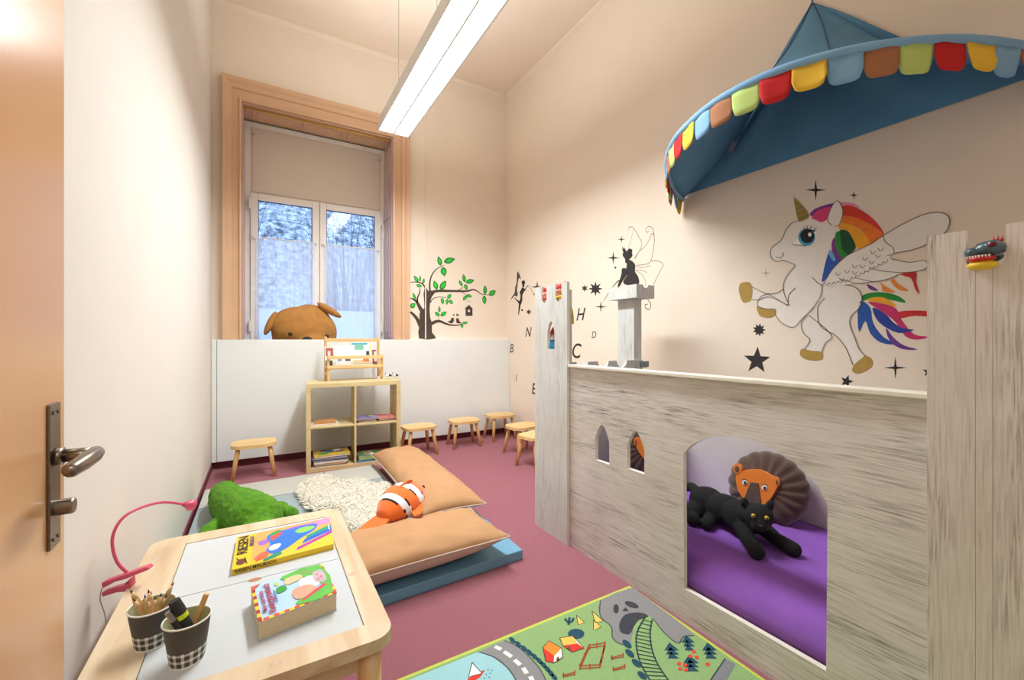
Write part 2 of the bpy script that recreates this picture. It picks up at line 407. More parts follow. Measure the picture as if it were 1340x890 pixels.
for x0, x1 in ((-.093, .507), (.515, 1.13)):
    s_, k_ = sash(x0, x1); wp.append(s_); kids.append((s_, k_))
bm = B(); box(bm, .496, .526, YW+.0, YW+.03, .95, 2.52); wp.append(struct('sash_cover_strip', bm, M_paint, bevel=.004))
bm = B()
for z in (2.42, 1.25): ring_tube(bm, [(-.10, YW-.028, z-.05), (-.10, YW-.028, z+.05)], .011, 10)
for z in (2.42, 1.25): ring_tube(bm, [(1.14, YW-.028, z-.05), (1.14, YW-.028, z+.05)], .011, 10)
wp.append(struct('sash_hinge', bm, M_paint))
bm = B(); box(bm, .502, .522, YW-.036, YW-.028, 1.33, 1.43); ring_tube(bm, [(.512, YW-.036, 1.40), (.512, YW-.07, 1.40), (.512, YW-.075, 1.29)], .008, 8); wp.append(struct('window_handle', bm, M_steel))
adopt(win, wp)
for s_, k_ in kids: adopt(s_, k_)
# net curtains: one per sash
m_net = bpy.data.materials.new('white_net'); m_net.use_nodes = True
N = m_net.node_tree.nodes; L = m_net.node_tree.links; N.remove(N['Principled BSDF'])
tr = N.new('ShaderNodeBsdfTransparent'); df = N.new('ShaderNodeBsdfDiffuse'); df.inputs[0].default_value = (.93, .94, 1, 1); tl = N.new('ShaderNodeBsdfTranslucent'); tl.inputs[0].default_value = (.9, .93, 1, 1)
ad = N.new('ShaderNodeMixShader'); ad.inputs[0].default_value = .6; mxs = N.new('ShaderNodeMixShader')
L.new(df.outputs[0], ad.inputs[1]); L.new(tl.outputs[0], ad.inputs[2]); L.new(tr.outputs[0], mxs.inputs[1]); L.new(ad.outputs[0], mxs.inputs[2])
tc = N.new('ShaderNodeTexCoord'); mp = N.new('ShaderNodeMapping'); mp.inputs['Scale'].default_value = (1, 1, .03); nz = N.new('ShaderNodeTexNoise'); nz.inputs['Scale'].default_value = 22
mr = N.new('ShaderNodeMapRange'); mr.inputs[1].default_value = .3; mr.inputs[2].default_value = .75; mr.inputs[3].default_value = .52; mr.inputs[4].default_value = .70
L.new(tc.outputs['Object'], mp.inputs[0]); L.new(mp.outputs[0], nz.inputs[0]); L.new(nz.outputs[0], mr.inputs[0]); L.new(mr.outputs[0], mxs.inputs[0]); L.new(mxs.outputs[0], N['Material Output'].inputs[0])
def net(x0, x1, label):
    root = empty('net_curtain', ((x0+x1)/2, YW-.04, .93), label, 'curtain', 'short net curtains on the window sashes')
    bm = B(); nx, nzz = 70, 6; g = []
    for i in range(nx+1):
        x = x0+(x1-x0)*i/nx; col = []
        for j in range(nzz+1):
            z = .93+(2.10-.93)*j/nzz; yy = YW-.04+.007*math.sin(i*.9+math.sin(i*.31)*2)*(1-.4*j/nzz)
            col.append(bm.verts.new((x, yy, z)))
        g.append(col)
    for i in range(nx):
        for j in range(nzz): bm.faces.new((g[i][j], g[i+1][j], g[i+1][j+1], g[i][j+1]))
    c = obj('net_fabric', bm, m_net, smooth=True)
    bm = B(); ring_tube(bm, [(x0-.015, YW-.045, 2.10), (x1+.015, YW-.045, 2.10)], .006, 8)
    for x in (x0-.012, x1+.012): box(bm, x-.008, x+.008, YW-.05, YW-.02, 2.09, 2.115)
    r = obj('curtain_rod', bm, M_paint, smooth=False); adopt(root, [c, r])
net(-.05, .47, 'white net half curtain on the left window sash, behind the plush bear')
net(.555, 1.09, 'white net half curtain on the right window sash beside the shutter reveal')

# snowy hillside outside
m_snow = bpy.data.materials.new('snowy_scrub'); m_snow.use_nodes = True; N = m_snow.node_tree.nodes; L = m_snow.node_tree.links; b = N['Principled BSDF']; b.inputs['Roughness'].default_value = .9
tc = N.new('ShaderNodeTexCoord'); n1 = N.new('ShaderNodeTexNoise'); n1.inputs['Scale'].default_value = 6; n1.inputs['Detail'].default_value = 10; n1.inputs['Roughness'].default_value = .8
L.new(tc.outputs['Object'], n1.inputs[0]); cr = N.new('ShaderNodeValToRGB'); L.new(n1.outputs[0], cr.inputs[0])
cr.color_ramp.elements[0].position = .42; cr.color_ramp.elements[0].color = (.10, .12, .16, 1); cr.color_ramp.elements[1].position = .6; cr.color_ramp.elements[1].color = (.92, .95, 1, 1)
L.new(cr.outputs[0], b.inputs['Base Color'])
bm = B(); g = []
for i in range(61):
    row = []
    for j in range(41):
        x = -9+22*i/60; t = j/40; y = 8+9*t
        z = -1.2+10*t**1.1+.5*noise.noise(Vector((x*.5, y*.5, 3)))+.15*noise.noise(Vector((x*2.2, y*2.2, 1)))
        row.append(bm.verts.new((x, y, z)))
    g.append(row)
for i in range(60):
    for j in range(40): bm.faces.new((g[i][j], g[i+1][j], g[i+1][j+1], g[i][j+1]))
tag(obj('hillside', bm, m_snow, smooth=True), kind='structure')
bm = B(); box(bm, -9, 13, 6.8, 7.1, -.6, 1.55); tag(rebase(obj('snowy_wall', bm, mat('snow', '#f2f6ff', .9, .05, 3))), 'long low snow covered wall outside beyond the window', 'wall')
# bare shrubs on the slope
m_twig = mat('bare_twig', '#3c4350', .9)
for k, (x, y, z, lab) in enumerate(((1.35, 8.6, .2, 'bare snowy shrub outside seen through the right window pane'), (-.6, 9.2, .6, 'bare shrub outside seen through the left window pane'), (2.6, 9.6, 1.0, 'bare shrub on the slope furthest right outside the window'))):
    bm = B(); rr = random.Random(k)
    for q in range(60):
        a = rr.uniform(0, 2*PI); s = rr.uniform(.2, 1.0); h_ = rr.uniform(1.5, 3.4)
        p0 = Vector((x, y, z)); p2 = p0+Vector((math.cos(a)*s, math.sin(a)*s*.5, h_)); p1 = (p0+p2)/2+Vector((rr.uniform(-.15, .15), 0, .2))
        ring_tube(bm, [p0, p1, p2], [.014, .009, .003], 4)
    tag(rebase(obj('bare_shrub', bm, m_twig)), lab, 'shrub')

# ------------------------------------------------------------------ open door on the left
DX = -.262
root = tag(bpy.data.objects.new('door_1', None), kind='structure'); COL.objects.link(root); root.location = (DX-.02, .03, 0)
bm = B(); box(bm, DX-.04, DX, .03, .917, .008, 2.12); slabd = struct('door_leaf', bm, M_door, bevel=.004)
bm = B(); pz0, pz1 = .82, 1.028; pyc = .869
box(bm, DX, DX+.004, pyc-.019, pyc+.019, pz0, pz1); plate = struct('door_plate', bm, M_steel, bevel=.0015)
bm = B()
for z in (pz0+.013, pz1-.013): 
    for yy in (pyc-.008, pyc+.008): ring_tube(bm, [(DX+.004, yy, z), (DX+.0055, yy, z)], .003, 10)
scr = struct('plate_screw', bm, M_steel)
bm = B(); hz = .950
ring_tube(bm, [(DX+.004, pyc, hz), (DX+.012, pyc, hz)], .013, 18)
ring_tube(bm, [(DX+.01, pyc, hz), (DX+.03, pyc, hz), (DX+.042, pyc, hz)], .0095, 16)
pts = [(DX+.038, pyc+.006, hz), (DX+.047, pyc-.002, hz), (DX+.048, pyc-.02, hz+.0), (DX+.046, pyc-.05, hz-.002), (DX+.041, pyc-.078, hz-.005), (DX+.040, pyc-.084, hz-.006)]
ring_tube(bm, pts, [.007, .0105, .0115, .0115, .010, .006], 14)
handle = struct('door_handle', bm, M_steel, smooth=True)
bm = B(); ring_tube(bm, [(DX+.004, pyc, .876), (DX+.022, pyc, .876), (DX+.024, pyc, .876)], [.0115, .0115, .010], 20); cyl = struct('lock_cylinder', bm, M_steel, smooth=False)
adopt(root, [slabd, plate, scr, handle, cyl])

# ------------------------------------------------------------------ pendant lamp
lx0, lx1, ly0, ly1, lz = LAMP['x0'], LAMP['x1'], LAMP['y0'], LAMP['y1'], LAMP['z']
lc = (lx0+lx1)/2
root = empty('pendant_lamp', (lc, (ly0+ly1)/2, lz), 'long white louvred fluorescent lamp hanging under the ceiling', 'lamp')
m_lampw = mat('lamp_white_metal', '#e8e6e0', .35, .02)
bm = B(); box(bm, lx0, lx0+.012, ly0, ly1, lz, lz+.075); box(bm, lx1-.012, lx1, ly0, ly1, lz, lz+.075); box(bm, lx0, lx1, ly0, ly0+.012, lz, lz+.075); box(bm, lx0, lx1, ly1-.012, ly1, lz, lz+.075); box(bm, lx0, lx1, ly0, ly1, lz+.075, lz+.085)
p1 = obj('housing', bm, m_lampw, bevel=.003)
bm = B(); box(bm, lx0+.014, lx1-.014, ly0+.014, ly1-.014, lz+.03, lz+.034); p2 = obj('diffuser', bm, emit('lamp_glow', '#fffdf8', 6.5))
bm = B(); box(bm, lc-.006, lc+.006, ly0+.014, ly1-.014, lz+.002, lz+.029)
y = ly0+.05
while y < ly1-.03:
    box(bm, lx0+.012, lx1-.012, y, y+.0015, lz+.008, lz+.029); y += .05
p3 = obj('louvre', bm, mat('louvre_white', '#f4f5f5', .4, .01))
wires = []
for yy, xo in ((3.54, 0), (2.64, 0), (1.46, 0)):
    bm = B(); ring_tube(bm, [(lc+xo, yy, lz+.085), (lc+xo, yy, ZC)], .0022, 6); wires.append(obj('suspension_wire', bm, mat('grey_wire', '#8c8478', .5)))
ls_ = [p1, p2, p3]; nest(ls_, 'housing', 'diffuser', 'louvre'); adopt(root, ls_+wires)

# ------------------------------------------------------------------ murals
def wallx(px, py, k=1): return onx(px, py, XR-.0007*k)
def wally(px, py, k=1): return ony(px, py, YB-.0007*k)
NX = Vector((-1, 0, 0)); NY = Vector((0, -1, 0))
PAINT = {}
def paint(h):
    if h not in PAINT: PAINT[h] = mat('paint_'+h, h, .75, .03 if h in ('#efe8df', '#ece4dc', '#f0e9e1') else .10, 25)
    return PAINT[h]
def decal(name, polys, hexc, fn, k, parent_list, strokes=(), normal=NX, sm=4, conv=None):
    bm = B()
    for P in polys:
        P = [conv(*p) if conv else p for p in P]
        Q = [Vector((p[0], p[1], 0)) for p in P]
        if sm: Q = catmull(Q, sm, True)
        fill(bm, [fn(q.x, q.y, k) for q in Q])
    for P, wd in strokes:
        P = [conv(*p) if conv else p for p in P]
        Q = catmull([Vector((p[0], p[1], 0)) for p in P], 5) if len(P) > 2 else [Vector((p[0], p[1], 0)) for p in P]
        n_ = len(Q)
        if isinstance(wd, (tuple, list)): wl = [wd[0]+(wd[1]-wd[0])*i/(n_-1) for i in range(n_)]
        else: wl = wd
        ribbon(bm, [fn(q.x, q.y, k) for q in Q], wl, normal)
    o = obj(name, bm, paint(hexc)); parent_list.append(o); return o
U = lambda a, b: (940+a/2.966, 220+b/2.966)
ul = []
WHT = '#efe8df'
head = [(318, 200), (283, 215), (262, 240), (250, 270), (232, 290), (210, 305), (202, 325), (206, 348), (225, 362), (250, 358), (275, 366), (297, 378), (280, 400), (262, 425), (252, 455), (256, 490), (275, 533), (245, 520), (215, 500), (185, 490), (160, 505), (153, 535), (185, 546), (220, 548), (222, 570), (245, 600), (290, 618), (325, 585), (385, 535), (386, 590), (410, 625), (455, 650), (490, 690), (505, 720), (522, 765), (572, 732), (545, 700), (530, 660), (511, 610), (515, 575), (545, 545), (557, 510), (548, 478), (520, 458), (470, 452), (405, 456), (404, 440), (415, 370), (440, 300), (470, 235), (470, 200), (430, 185), (380, 180), (350, 182)]
decal('body', [head], WHT, wallx, 2, ul, conv=U, sm=3)
for P_ in ([(255, 468), (225, 485), (190, 487), (158, 475), (130, 460), (131, 505), (155, 512), (190, 500), (230, 512), (270, 535)], [(345, 572), (322, 600), (330, 640), (355, 668), (332, 704), (400, 717), (415, 680), (440, 655), (412, 620), (385, 560)]): decal('far_leg', [P_], '#ece4dc', wallx, 1, ul, conv=U)
outl = [[(318, 202), (283, 215), (262, 240), (250, 270), (232, 290), (210, 305), (202, 325), (206, 348), (225, 362), (250, 358), (275, 366), (297, 378), (280, 400), (262, 425), (252, 455), (256, 490), (275, 533)], [(275, 533), (245, 520), (215, 500), (185, 490), (160, 505), (153, 535), (185, 546), (220, 548), (222, 570), (245, 600), (290, 618), (325, 585), (365, 545), (395, 500), (403, 460), (385, 445), (365, 425)],
        [(412, 505), (390, 530), (385, 560), (390, 600), (410, 625), (455, 650), (490, 690), (505, 720), (522, 765)], [(572, 732), (545, 700), (530, 660), (511, 610), (515, 575), (545, 545), (557, 510), (548, 478), (520, 458), (470, 452), (405, 456)],
        [(255, 468), (225, 485), (190, 487), (158, 475), (130, 460)], [(131, 508), (155, 512), (190, 500), (230, 512), (270, 535)], [(345, 572), (322, 600), (330, 640), (355, 668), (332, 704)], [(400, 717), (415, 680), (440, 655), (412, 620), (350, 570)], [(222, 345), (240, 348), (252, 335), (250, 327)], [(208, 305), (214, 302)], [(270, 520), (275, 490), (298, 465)]]
decal('outline', [], '#6d6258', wallx, 6, ul, strokes=[(P, .0035) for P in outl], conv=U)
for P in ([(85, 448), (118, 443), (131, 460), (131, 495), (122, 515), (95, 520), (80, 480)], [(150, 535), (185, 548), (221, 550), (215, 575), (190, 581), (160, 572)], [(322, 702), (360, 709), (401, 714), (402, 742), (360, 746), (320, 731)], [(572, 729), (598, 745), (590, 775), (545, 797), (519, 788), (526, 765), (548, 745)]):
    decal('hoof', [P], '#b08f45', wallx, 3, ul, conv=U, sm=3)
decal('horn', [[(293, 112), (330, 150), (353, 182), (345, 197), (318, 208), (308, 198), (300, 160)]], '#a58a4a', wallx, 3, ul, conv=U, sm=2)
for P_ in ([(298, 140), (316, 133)], [(300, 160), (329, 149)], [(304, 180), (342, 166)], [(310, 199), (350, 182)]): decal('horn_stripe', [], '#6b5524', wallx, 4, ul, strokes=[(P_, .003)], conv=U)
mane = [('#7a3f8e', [[(355, 180), (375, 158), (420, 142), (455, 136), (448, 148), (400, 162), (370, 185)], [(440, 290), (455, 268), (462, 320), (485, 350), (470, 368), (445, 335)]]),
        ('#e0447c', [[(362, 192), (385, 166), (440, 150), (432, 190), (402, 210), (382, 203)]]), ('#f08fb0', [[(470, 133), (520, 136), (545, 155), (500, 152)]]),
        ('#d93a2e', [[(478, 150), (520, 147), (580, 180), (625, 225), (641, 258), (600, 226), (540, 195), (480, 186)]]),
        ('#ee7a2a', [[(480, 184), (540, 194), (600, 224), (641, 257), (620, 285), (592, 300), (560, 242), (500, 217), (468, 212)]]),
        ('#f3a72a', [[(468, 212), (510, 219), (558, 243), (592, 300), (535, 310), (515, 262), (472, 240)]]),
        ('#16502c', [[(468, 246), (500, 243), (522, 275), (533, 310), (500, 340), (478, 310)]]), ('#2c8a33', [[(453, 262), (470, 247), (480, 312), (503, 340), (486, 352), (462, 322)]]),
        ('#2a56b0', [[(425, 335), (438, 322), (468, 372), (440, 410), (404, 443), (408, 400)]]), ('#6fb0dc', [[(427, 330), (437, 318), (455, 355), (445, 360)]])]
for i, (h, P_) in enumerate([(h, P_) for h, Ps in mane for P_ in Ps]): decal('mane_strand', [P_], h, wallx, 3+.1*i, ul, conv=U, sm=3)
decal('ear', [[(463, 127), (483, 165), (472, 215), (448, 229), (424, 200), (440, 150)]], WHT, wallx, 5, ul, conv=U, sm=3)
decal('ear_outline', [], '#6d6258', wallx, 6, ul, strokes=[([(440, 222), (424, 200), (440, 150), (463, 127), (483, 165), (472, 215), (452, 226)], .0035)], conv=U)
decal('eye_white', [[(288, 297), (320, 262), (350, 240), (378, 250), (378, 285), (345, 304), (310, 300)]], '#ffffff', wallx, 4, ul, conv=U)
decal('iris', [ellipse2(343, 268, 33, 34)], '#3d9fbc', wallx, 5, ul, conv=U, sm=0)
decal('pupil', [ellipse2(345, 264, 27, 27)], '#191a1f', wallx, 6, ul, conv=U, sm=0)
decal('eye_glint', [ellipse2(355, 258, 7, 8)], '#ffffff', wallx, 7, ul, conv=U, sm=0)
decal('eyelash', [], '#222020', wallx, 7, ul, strokes=[([(316, 262), (340, 240), (375, 245)], .006), ([(335, 240), (330, 228)], .003), ([(345, 238), (343, 222)], .003), ([(357, 238), (362, 224)], .003), ([(368, 242), (382, 230)], .003), ([(288, 297), (316, 300), (340, 303)], .003)], conv=U)
wing = [[(405, 456), (425, 420), (450, 385), (500, 340), (560, 310), (600, 290), (640, 262), (720, 215), (800, 180), (850, 172), (888, 183), (898, 213), (880, 250), (830, 285), (760, 315), (680, 331), (670, 352), (740, 366), (798, 358), (812, 376), (798, 394), (730, 405), (700, 412), (660, 430), (600, 440), (540, 447), (470, 455)]]
decal('wing', wing, '#f0e9e1', wallx, 7, ul, conv=U, sm=3)
sc = [([(405, 456), (425, 420), (450, 385), (500, 340), (560, 310), (600, 290), (640, 262), (720, 215), (800, 180), (850, 172), (888, 183), (898, 213), (880, 250), (830, 285), (760, 315), (680, 331)], .0035), ([(670, 352), (740, 366), (798, 358), (812, 376), (798, 394), (730, 405), (640, 400), (585, 385)], .003), ([(700, 412), (660, 430), (600, 440), (530, 425)], .003), ([(600, 440), (540, 447), (470, 430)], .003), ([(640, 262), (648, 285), (678, 310), (680, 331), (655, 340)], .003)]
x_, y_ = 412, 447
for k in range(14):
    x2, y2 = x_+17.5, y_-7.2*(1.2 if k > 4 else .4); sc.append(([(x_, y_), ((x_+x2)/2+3, (y_+y2)/2+9), (x2, y2)], .0025)); x_, y_ = x2, y2
for (a, b) in ((455, 405), (490, 395), (470, 425), (520, 375), (560, 345), (590, 320), (610, 335), (550, 375), (585, 360), (520, 400), (620, 310)):
    sc.append(([(a, b), (a+8, b+13), (a+20, b+2)], .0025))
decal('feather_lines', [], '#6d6258', wallx, 8, ul, strokes=sc, conv=U)
tail = [('#1f8a34', [[(555, 497), (600, 482), (660, 485), (705, 500), (726, 523), (660, 510), (600, 502), (560, 516)]]), ('#f0aa2c', [[(575, 512), (620, 500), (660, 510), (690, 537), (640, 530)]]),
        ('#cc2f6d', [[(580, 520), (640, 527), (690, 545), (712, 590), (760, 645), (817, 655), (770, 666), (725, 652), (690, 600), (640, 560)]]), ('#2a3f9e', [[(600, 540), (650, 568), (680, 600), (720, 622), (760, 628), (700, 640), (640, 612), (610, 580)]]),
        ('#2456a8', [[(553, 515), (590, 543), (600, 600), (640, 655), (690, 684), (630, 677), (590, 642), (570, 592), (546, 636), (541, 560)]]), ('#6d3a92', [[(650, 620), (680, 658), (720, 688), (773, 704), (712, 702), (665, 670)], [(576, 450), (602, 461), (621, 476), (590, 472)]]),
        ('#cf2f33', [[(700, 558), (760, 553), (830, 558), (830, 576), (760, 573), (705, 582)], [(706, 410), (766, 402), (768, 440), (780, 487), (764, 470), (750, 430), (725, 420)]]), ('#ee8a2a', [[(622, 440), (650, 460), (686, 482), (640, 478), (634, 455)], [(680, 430), (697, 450), (738, 476), (700, 472), (670, 440)]])]
for i, (h, P_) in enumerate([(h, P_) for h, Ps in tail for P_ in Ps]): decal('tail_strand', [P_], h, wallx, 1+.25*i, ul, conv=U, sm=3)
nest(ul, 'eye_white', 'iris', 'pupil', 'eye_glint', 'eyelash'); nest(ul, 'horn', 'horn_stripe'); nest(ul, 'wing', 'feather_lines'); nest(ul, 'ear', 'ear_outline'); nest(ul, 'body', 'outline')
c0 = wallx(*U(480, 540), 0)
root = empty('unicorn_painting', (XR, c0.y, .98), 'white winged unicorn with rainbow mane painted on the right wall', 'wall painting')
adopt(root, ul)

def starpts(cx, cy, n, r, ri, ang=0, ky=1):
    return [(cx+(r if k % 2 == 0 else ri)*math.sin(ang+PI*k/n), cy-(r if k % 2 == 0 else ri)*math.cos(ang+PI*k/n)*ky) for k in range(2*n)]
def star(pts, fn, label, k=1, hexc='#2b2929', nm='star_sticker', grp=None, cat='star'):
    bm = B(); fill(bm, [fn(p[0], p[1], k) for p in pts]); o = obj(nm, bm, paint(hexc)); rebase(o); tag(o, label, cat, grp)
def us(cx, cy, *a, **k): return [U(*p) for p in starpts(cx, cy, *a, **k)]
Z3 = lambda a, b: (640+a/2.967, 260+b/2.967)
def zs(cx, cy, *a, **k): return [Z3(*p) for p in starpts(cx, cy, *a, **k)]
star(us(378, 85, 4, 42, 7), wallx, 'tall black four pointed star above the unicorn horn')
star(us(526, 105, 4, 18, 4), wallx, 'small black four pointed star above the unicorn mane')
star(us(185, 407, 4, 23, 3), wallx, 'thin faint grey four pointed star left of the unicorn chest', hexc='#b5a293')
star(us(158, 628, 9, 26, 15, .2), wallx, 'small spiky many pointed black star under the unicorn front hoof')
star(us(150, 747, 5, 54, 22, .05), wallx, 'large black five pointed star below the unicorn front legs')
star(us(498, 828, 5, 26, 11, .3), wallx, 'small black five pointed star just above castle wall under the unicorn')
star(us(687, 775, 4, 44, 7), wallx, 'tall black four pointed star below the unicorn tail')
star(us(814, 790, 5, 22, 9), wallx, 'black star half hidden behind the near castle tower')
star(zs(413, 350, 8, 29, 13), wallx, 'black eight pointed star right of the far castle tower')
star(zs(371, 348, 6, 15, 6), wallx, 'small six pointed black star left of the eight pointed star')
star(zs(434, 420, 4, 24, 4), wallx, 'thin black four pointed star under the seated fairy wand tip')
star(zs(482, 230, 4, 25, 5), wallx, 'black four pointed star left of the seated fairy crown')
star(zs(514, 158, 4, 15, 3), wallx, 'small black four pointed star above the seated fairy crown')
star(zs(187, 343, 4, 24, 5), wallx, 'black four pointed star by the dancing fairy, above the far tower')
star(zs(154, 440, 6, 12, 5), wallx, 'small black six pointed star below the dancing fairy')
star(zs(490, 268, 6, 4, 4), wallx, 'tiny black dot below the star beside the seated fairy', cat='dot')
star(zs(128, 433, 6, 4, 4), wallx, 'tiny black dot beside the feet of the dancing fairy', cat='dot')
def wl(ch, a, b, hpx, lab, sh=.25, bold=.0):
    px, py = Z3(a, b); p = wallx(px, py, 1); d = ray(px, py); D = p.x*SY+p.y*CY_
    o = letters('wall_letter', ch, p, (0, -1, 0), (0, 0, 1), hpx/2.967*D/F_PX/.70, paint('#2b2929'), None, sh, bold, ext=.0002); rebase(o); tag(o, lab, 'letter', None)
wl('H', 352, 452, 48, 'black slanted letter H on the wall right of the far tower', .3, .008)
wl('D', 406, 530, 26, 'small black letter D on the wall between the tower and the corner post', .2)
wl('C', 336, 594, 56, 'large black letter C on the wall just above the castle wall', .2, .01)
wl('N', 150, 520, 38, 'black slanted letter N on the wall left of the far tower', .3, .006)
wl('B', 87, 583, 34, 'black letter B on the wall near the room corner', .2, .004)
wl('I', 105, 697, 26, 'small black letter I low on the wall above the stools', .2)
wl('E', 173, 740, 42, 'black letter partly hidden behind the left edge of the far tower', .15, .01)

# dancing fairy
Z7 = lambda a, b: (660+a/11.12, 340+b/11.12)
fl = []
decal('figure', [ellipse2(276, 330, 26, 30), [(262, 400), (300, 425), (320, 430), (298, 450), (278, 480), (262, 520), (262, 580), (245, 640), (212, 645), (218, 600), (232, 560), (232, 500), (220, 480), (245, 430)], [(214, 640), (238, 640), (225, 720), (208, 805), (202, 790), (206, 710)], [(215, 600), (218, 645), (190, 610), (148, 560), (155, 552), (190, 585)], [(262, 350), (290, 355), (285, 400), (265, 395)]], '#2b2929', wallx, 2, fl, strokes=[([(300, 440), (325, 395), (345, 372)], .012)], conv=Z7, sm=3)
decal('wing', [[(192, 170), (215, 200), (243, 288), (215, 262), (200, 310), (190, 380), (184, 440), (196, 505), (178, 540), (150, 520), (100, 580), (108, 545), (148, 480), (158, 400), (178, 330), (182, 230)]], '#4a4542', wallx, 1, fl, conv=Z7, sm=3)
decal('wand', [], '#4a4542', wallx, 1, fl, strokes=[([(345, 372), (365, 390), (430, 500)], .005), ([(425, 500), (440, 508)], .02)], conv=Z7)
r_ = wallx(*Z7(250, 800), 0); root = empty('fairy_sticker', (XR, r_.y, r_.z), 'black dancing fairy silhouette with a wand, near the room corner', 'wall sticker'); adopt(root, fl)
# seated fairy
Z6 = lambda a, b: (790+a/7.42, 280+b/7.42)
fl = []
decal('figure', [[(182, 392), (200, 370), (230, 360), (262, 365), (280, 400), (262, 430), (240, 445), (238, 465), (222, 482), (208, 465), (206, 435), (196, 425)], ellipse2(254, 362, 24, 26), [(238, 445), (262, 450), (290, 470), (306, 500), (305, 560), (330, 600), (345, 650), (335, 685), (290, 690), (262, 705), (225, 690), (200, 680), (190, 650), (225, 600), (218, 555), (222, 500)], [(176, 535), (205, 525), (232, 560), (215, 610), (190, 640), (152, 705), (135, 700), (155, 640), (172, 580)], [(180, 318), (198, 340), (205, 325), (210, 350), (222, 348), (208, 368), (188, 372)]], '#2b2929', wallx, 2, fl, conv=Z6, sm=3)
decal('wand', [], '#2b2929', wallx, 2, fl, strokes=[([(190, 640), (130, 660), (60, 750), (0, 845)], (.012, .003))], conv=Z6)
decal('wing', [], '#85786c', wallx, 1, fl, strokes=[([(300, 430), (340, 370), (420, 290), (470, 190), (490, 230), (485, 330), (455, 460), (400, 490), (310, 500)], .005), ([(490, 230), (480, 150), (440, 120), (408, 150), (420, 180), (438, 165)], .005), ([(300, 440), (370, 300), (335, 210), (290, 140), (250, 125), (240, 155)], .005), ([(455, 460), (520, 455), (575, 490), (545, 560), (480, 690)], .005), ([(310, 515), (380, 520), (450, 500)], .004), ([(310, 545), (370, 590), (405, 650), (405, 700)], .004), ([(310, 545), (360, 545), (420, 570)], .004), ([(240, 330), (270, 230), (285, 150)], .003)], conv=Z6)
r_ = wallx(*Z6(262, 705), 0); root = empty('fairy_sticker', (XR, r_.y, r_.z), 'black seated fairy silhouette with crown and outlined wings above the corner post', 'wall sticker'); adopt(root, fl)
# curl under the fairy
bm = B(); q = catmull([Vector((*Z3(a, b), 0)) for a, b in ((615, 392), (628, 410), (622, 430), (608, 425), (606, 412), (616, 410))], 5); ribbon(bm, [wallx(v.x, v.y, 1) for v in q], .006, NX)
tag(rebase(obj('curl_sticker', bm, paint('#2b2929'))), 'small dark curl drawn beside the corner post under the fairy', 'wall sticker')

# tree painting
Z8 = lambda a, b: (530+a/7.415, 330+b/7.415)
tl_ = []
decal('trunk', [[(135, 838), (142, 700), (140, 600), (165, 560), (188, 540), (183, 450), (180, 400), (195, 340), (215, 360), (232, 378), (262, 372), (290, 395), (262, 430), (244, 490), (240, 560), (245, 640), (262, 690), (262, 780), (300, 838)]], '#4c3b33', wally, 2, tl_, conv=Z8, sm=2, normal=NY)
br = [([(150, 720), (118, 650), (80, 605), (50, 580)], (.045, .022)), ([(175, 590), (140, 530), (112, 480), (80, 458), (50, 445)], (.05, .008)), ([(118, 490), (122, 440), (142, 395), (146, 350)], (.022, .008)), ([(208, 360), (165, 305), (110, 290), (50, 292)], (.02, .006)),
      ([(243, 385), (240, 300), (262, 220), (310, 162), (380, 128)], (.022, .006)), ([(255, 400), (300, 378), (400, 376), (500, 378), (600, 378), (660, 364), (700, 378), (745, 408), (820, 416)], (.035, .006)), ([(500, 378), (540, 358), (562, 336)], .008), ([(545, 384), (575, 400), (590, 420)], .006),
      ([(245, 490), (275, 450), (330, 436), (400, 442)], (.012, .005)), ([(245, 700), (290, 678), (335, 670), (390, 692), (450, 708), (530, 706), (545, 688)], (.04, .006)), ([(322, 668), (332, 630)], .004), ([(612, 455), (612, 480)], .003)]
decal('branches', [], '#4c3b33', wally, 1, tl_, strokes=[(p, w_) for p, w_ in br], conv=Z8, normal=NY)
lv = [(335, 85, 95, 45, 105), (432, 80, 112, 58, 15), (376, 190, 90, 60, -80), (296, 318, 90, 48, 110), (370, 320, 105, 56, 60), (108, 258, 75, 35, 125), (146, 255, 60, 22, 90), (180, 278, 55, 24, 80), (135, 325, 60, 32, 165), (88, 425, 70, 28, 110), (77, 517, 62, 50, 40), (540, 300, 65, 30, 120), (573, 252, 80, 35, 100), (632, 282, 85, 45, 15), (592, 340, 62, 34, -70), (777, 365, 85, 38, 90), (848, 395, 78, 52, 35), (771, 465, 85, 42, -85), (580, 447, 55, 34, -130), (622, 425, 60, 32, -10), (430, 428, 55, 35, 55), (364, 476, 65, 32, -80), (408, 482, 60, 28, -95), (446, 484, 55, 32, -50), (333, 552, 62, 26, 95), (312, 600, 60, 36, 140), (375, 598, 72, 40, 35), (585, 686, 55, 28, 5), (554, 716, 50, 26, -90)]
for cx, cy, ln, wd, an in lv:
    a = math.radians(an)
    def lf(s):
        P = []
        for t, ww in ((-.5, 0), (-.35, .33), (-.1, .5), (.15, .42), (.35, .2), (.5, 0), (.35, -.2), (.15, -.42), (-.1, -.5), (-.35, -.33)):
            X, Y = t*ln*s, ww*wd*s; P.append((cx+X*math.cos(a)-Y*math.sin(a), cy-(X*math.sin(a)+Y*math.cos(a))))
        return P
    o = decal('leaf', [lf(1)], '#17882c', wally, 3, tl_, conv=Z8, sm=2, normal=NY)
    bm = B(); bm.from_mesh(o.data); n0 = len(bm.faces); fill(bm, [wally(*Z8(*p), 4) for p in lf(.62)], 1); me = o.data; bm.to_mesh(me); bm.free(); me.materials.append(paint('#35c43a'))
decal('birdhouse', [[(578, 550), (620, 511), (660, 550), (653, 550), (656, 618), (587, 618), (588, 550)]], '#453a34', wally, 3, tl_, conv=Z8, sm=0, normal=NY)
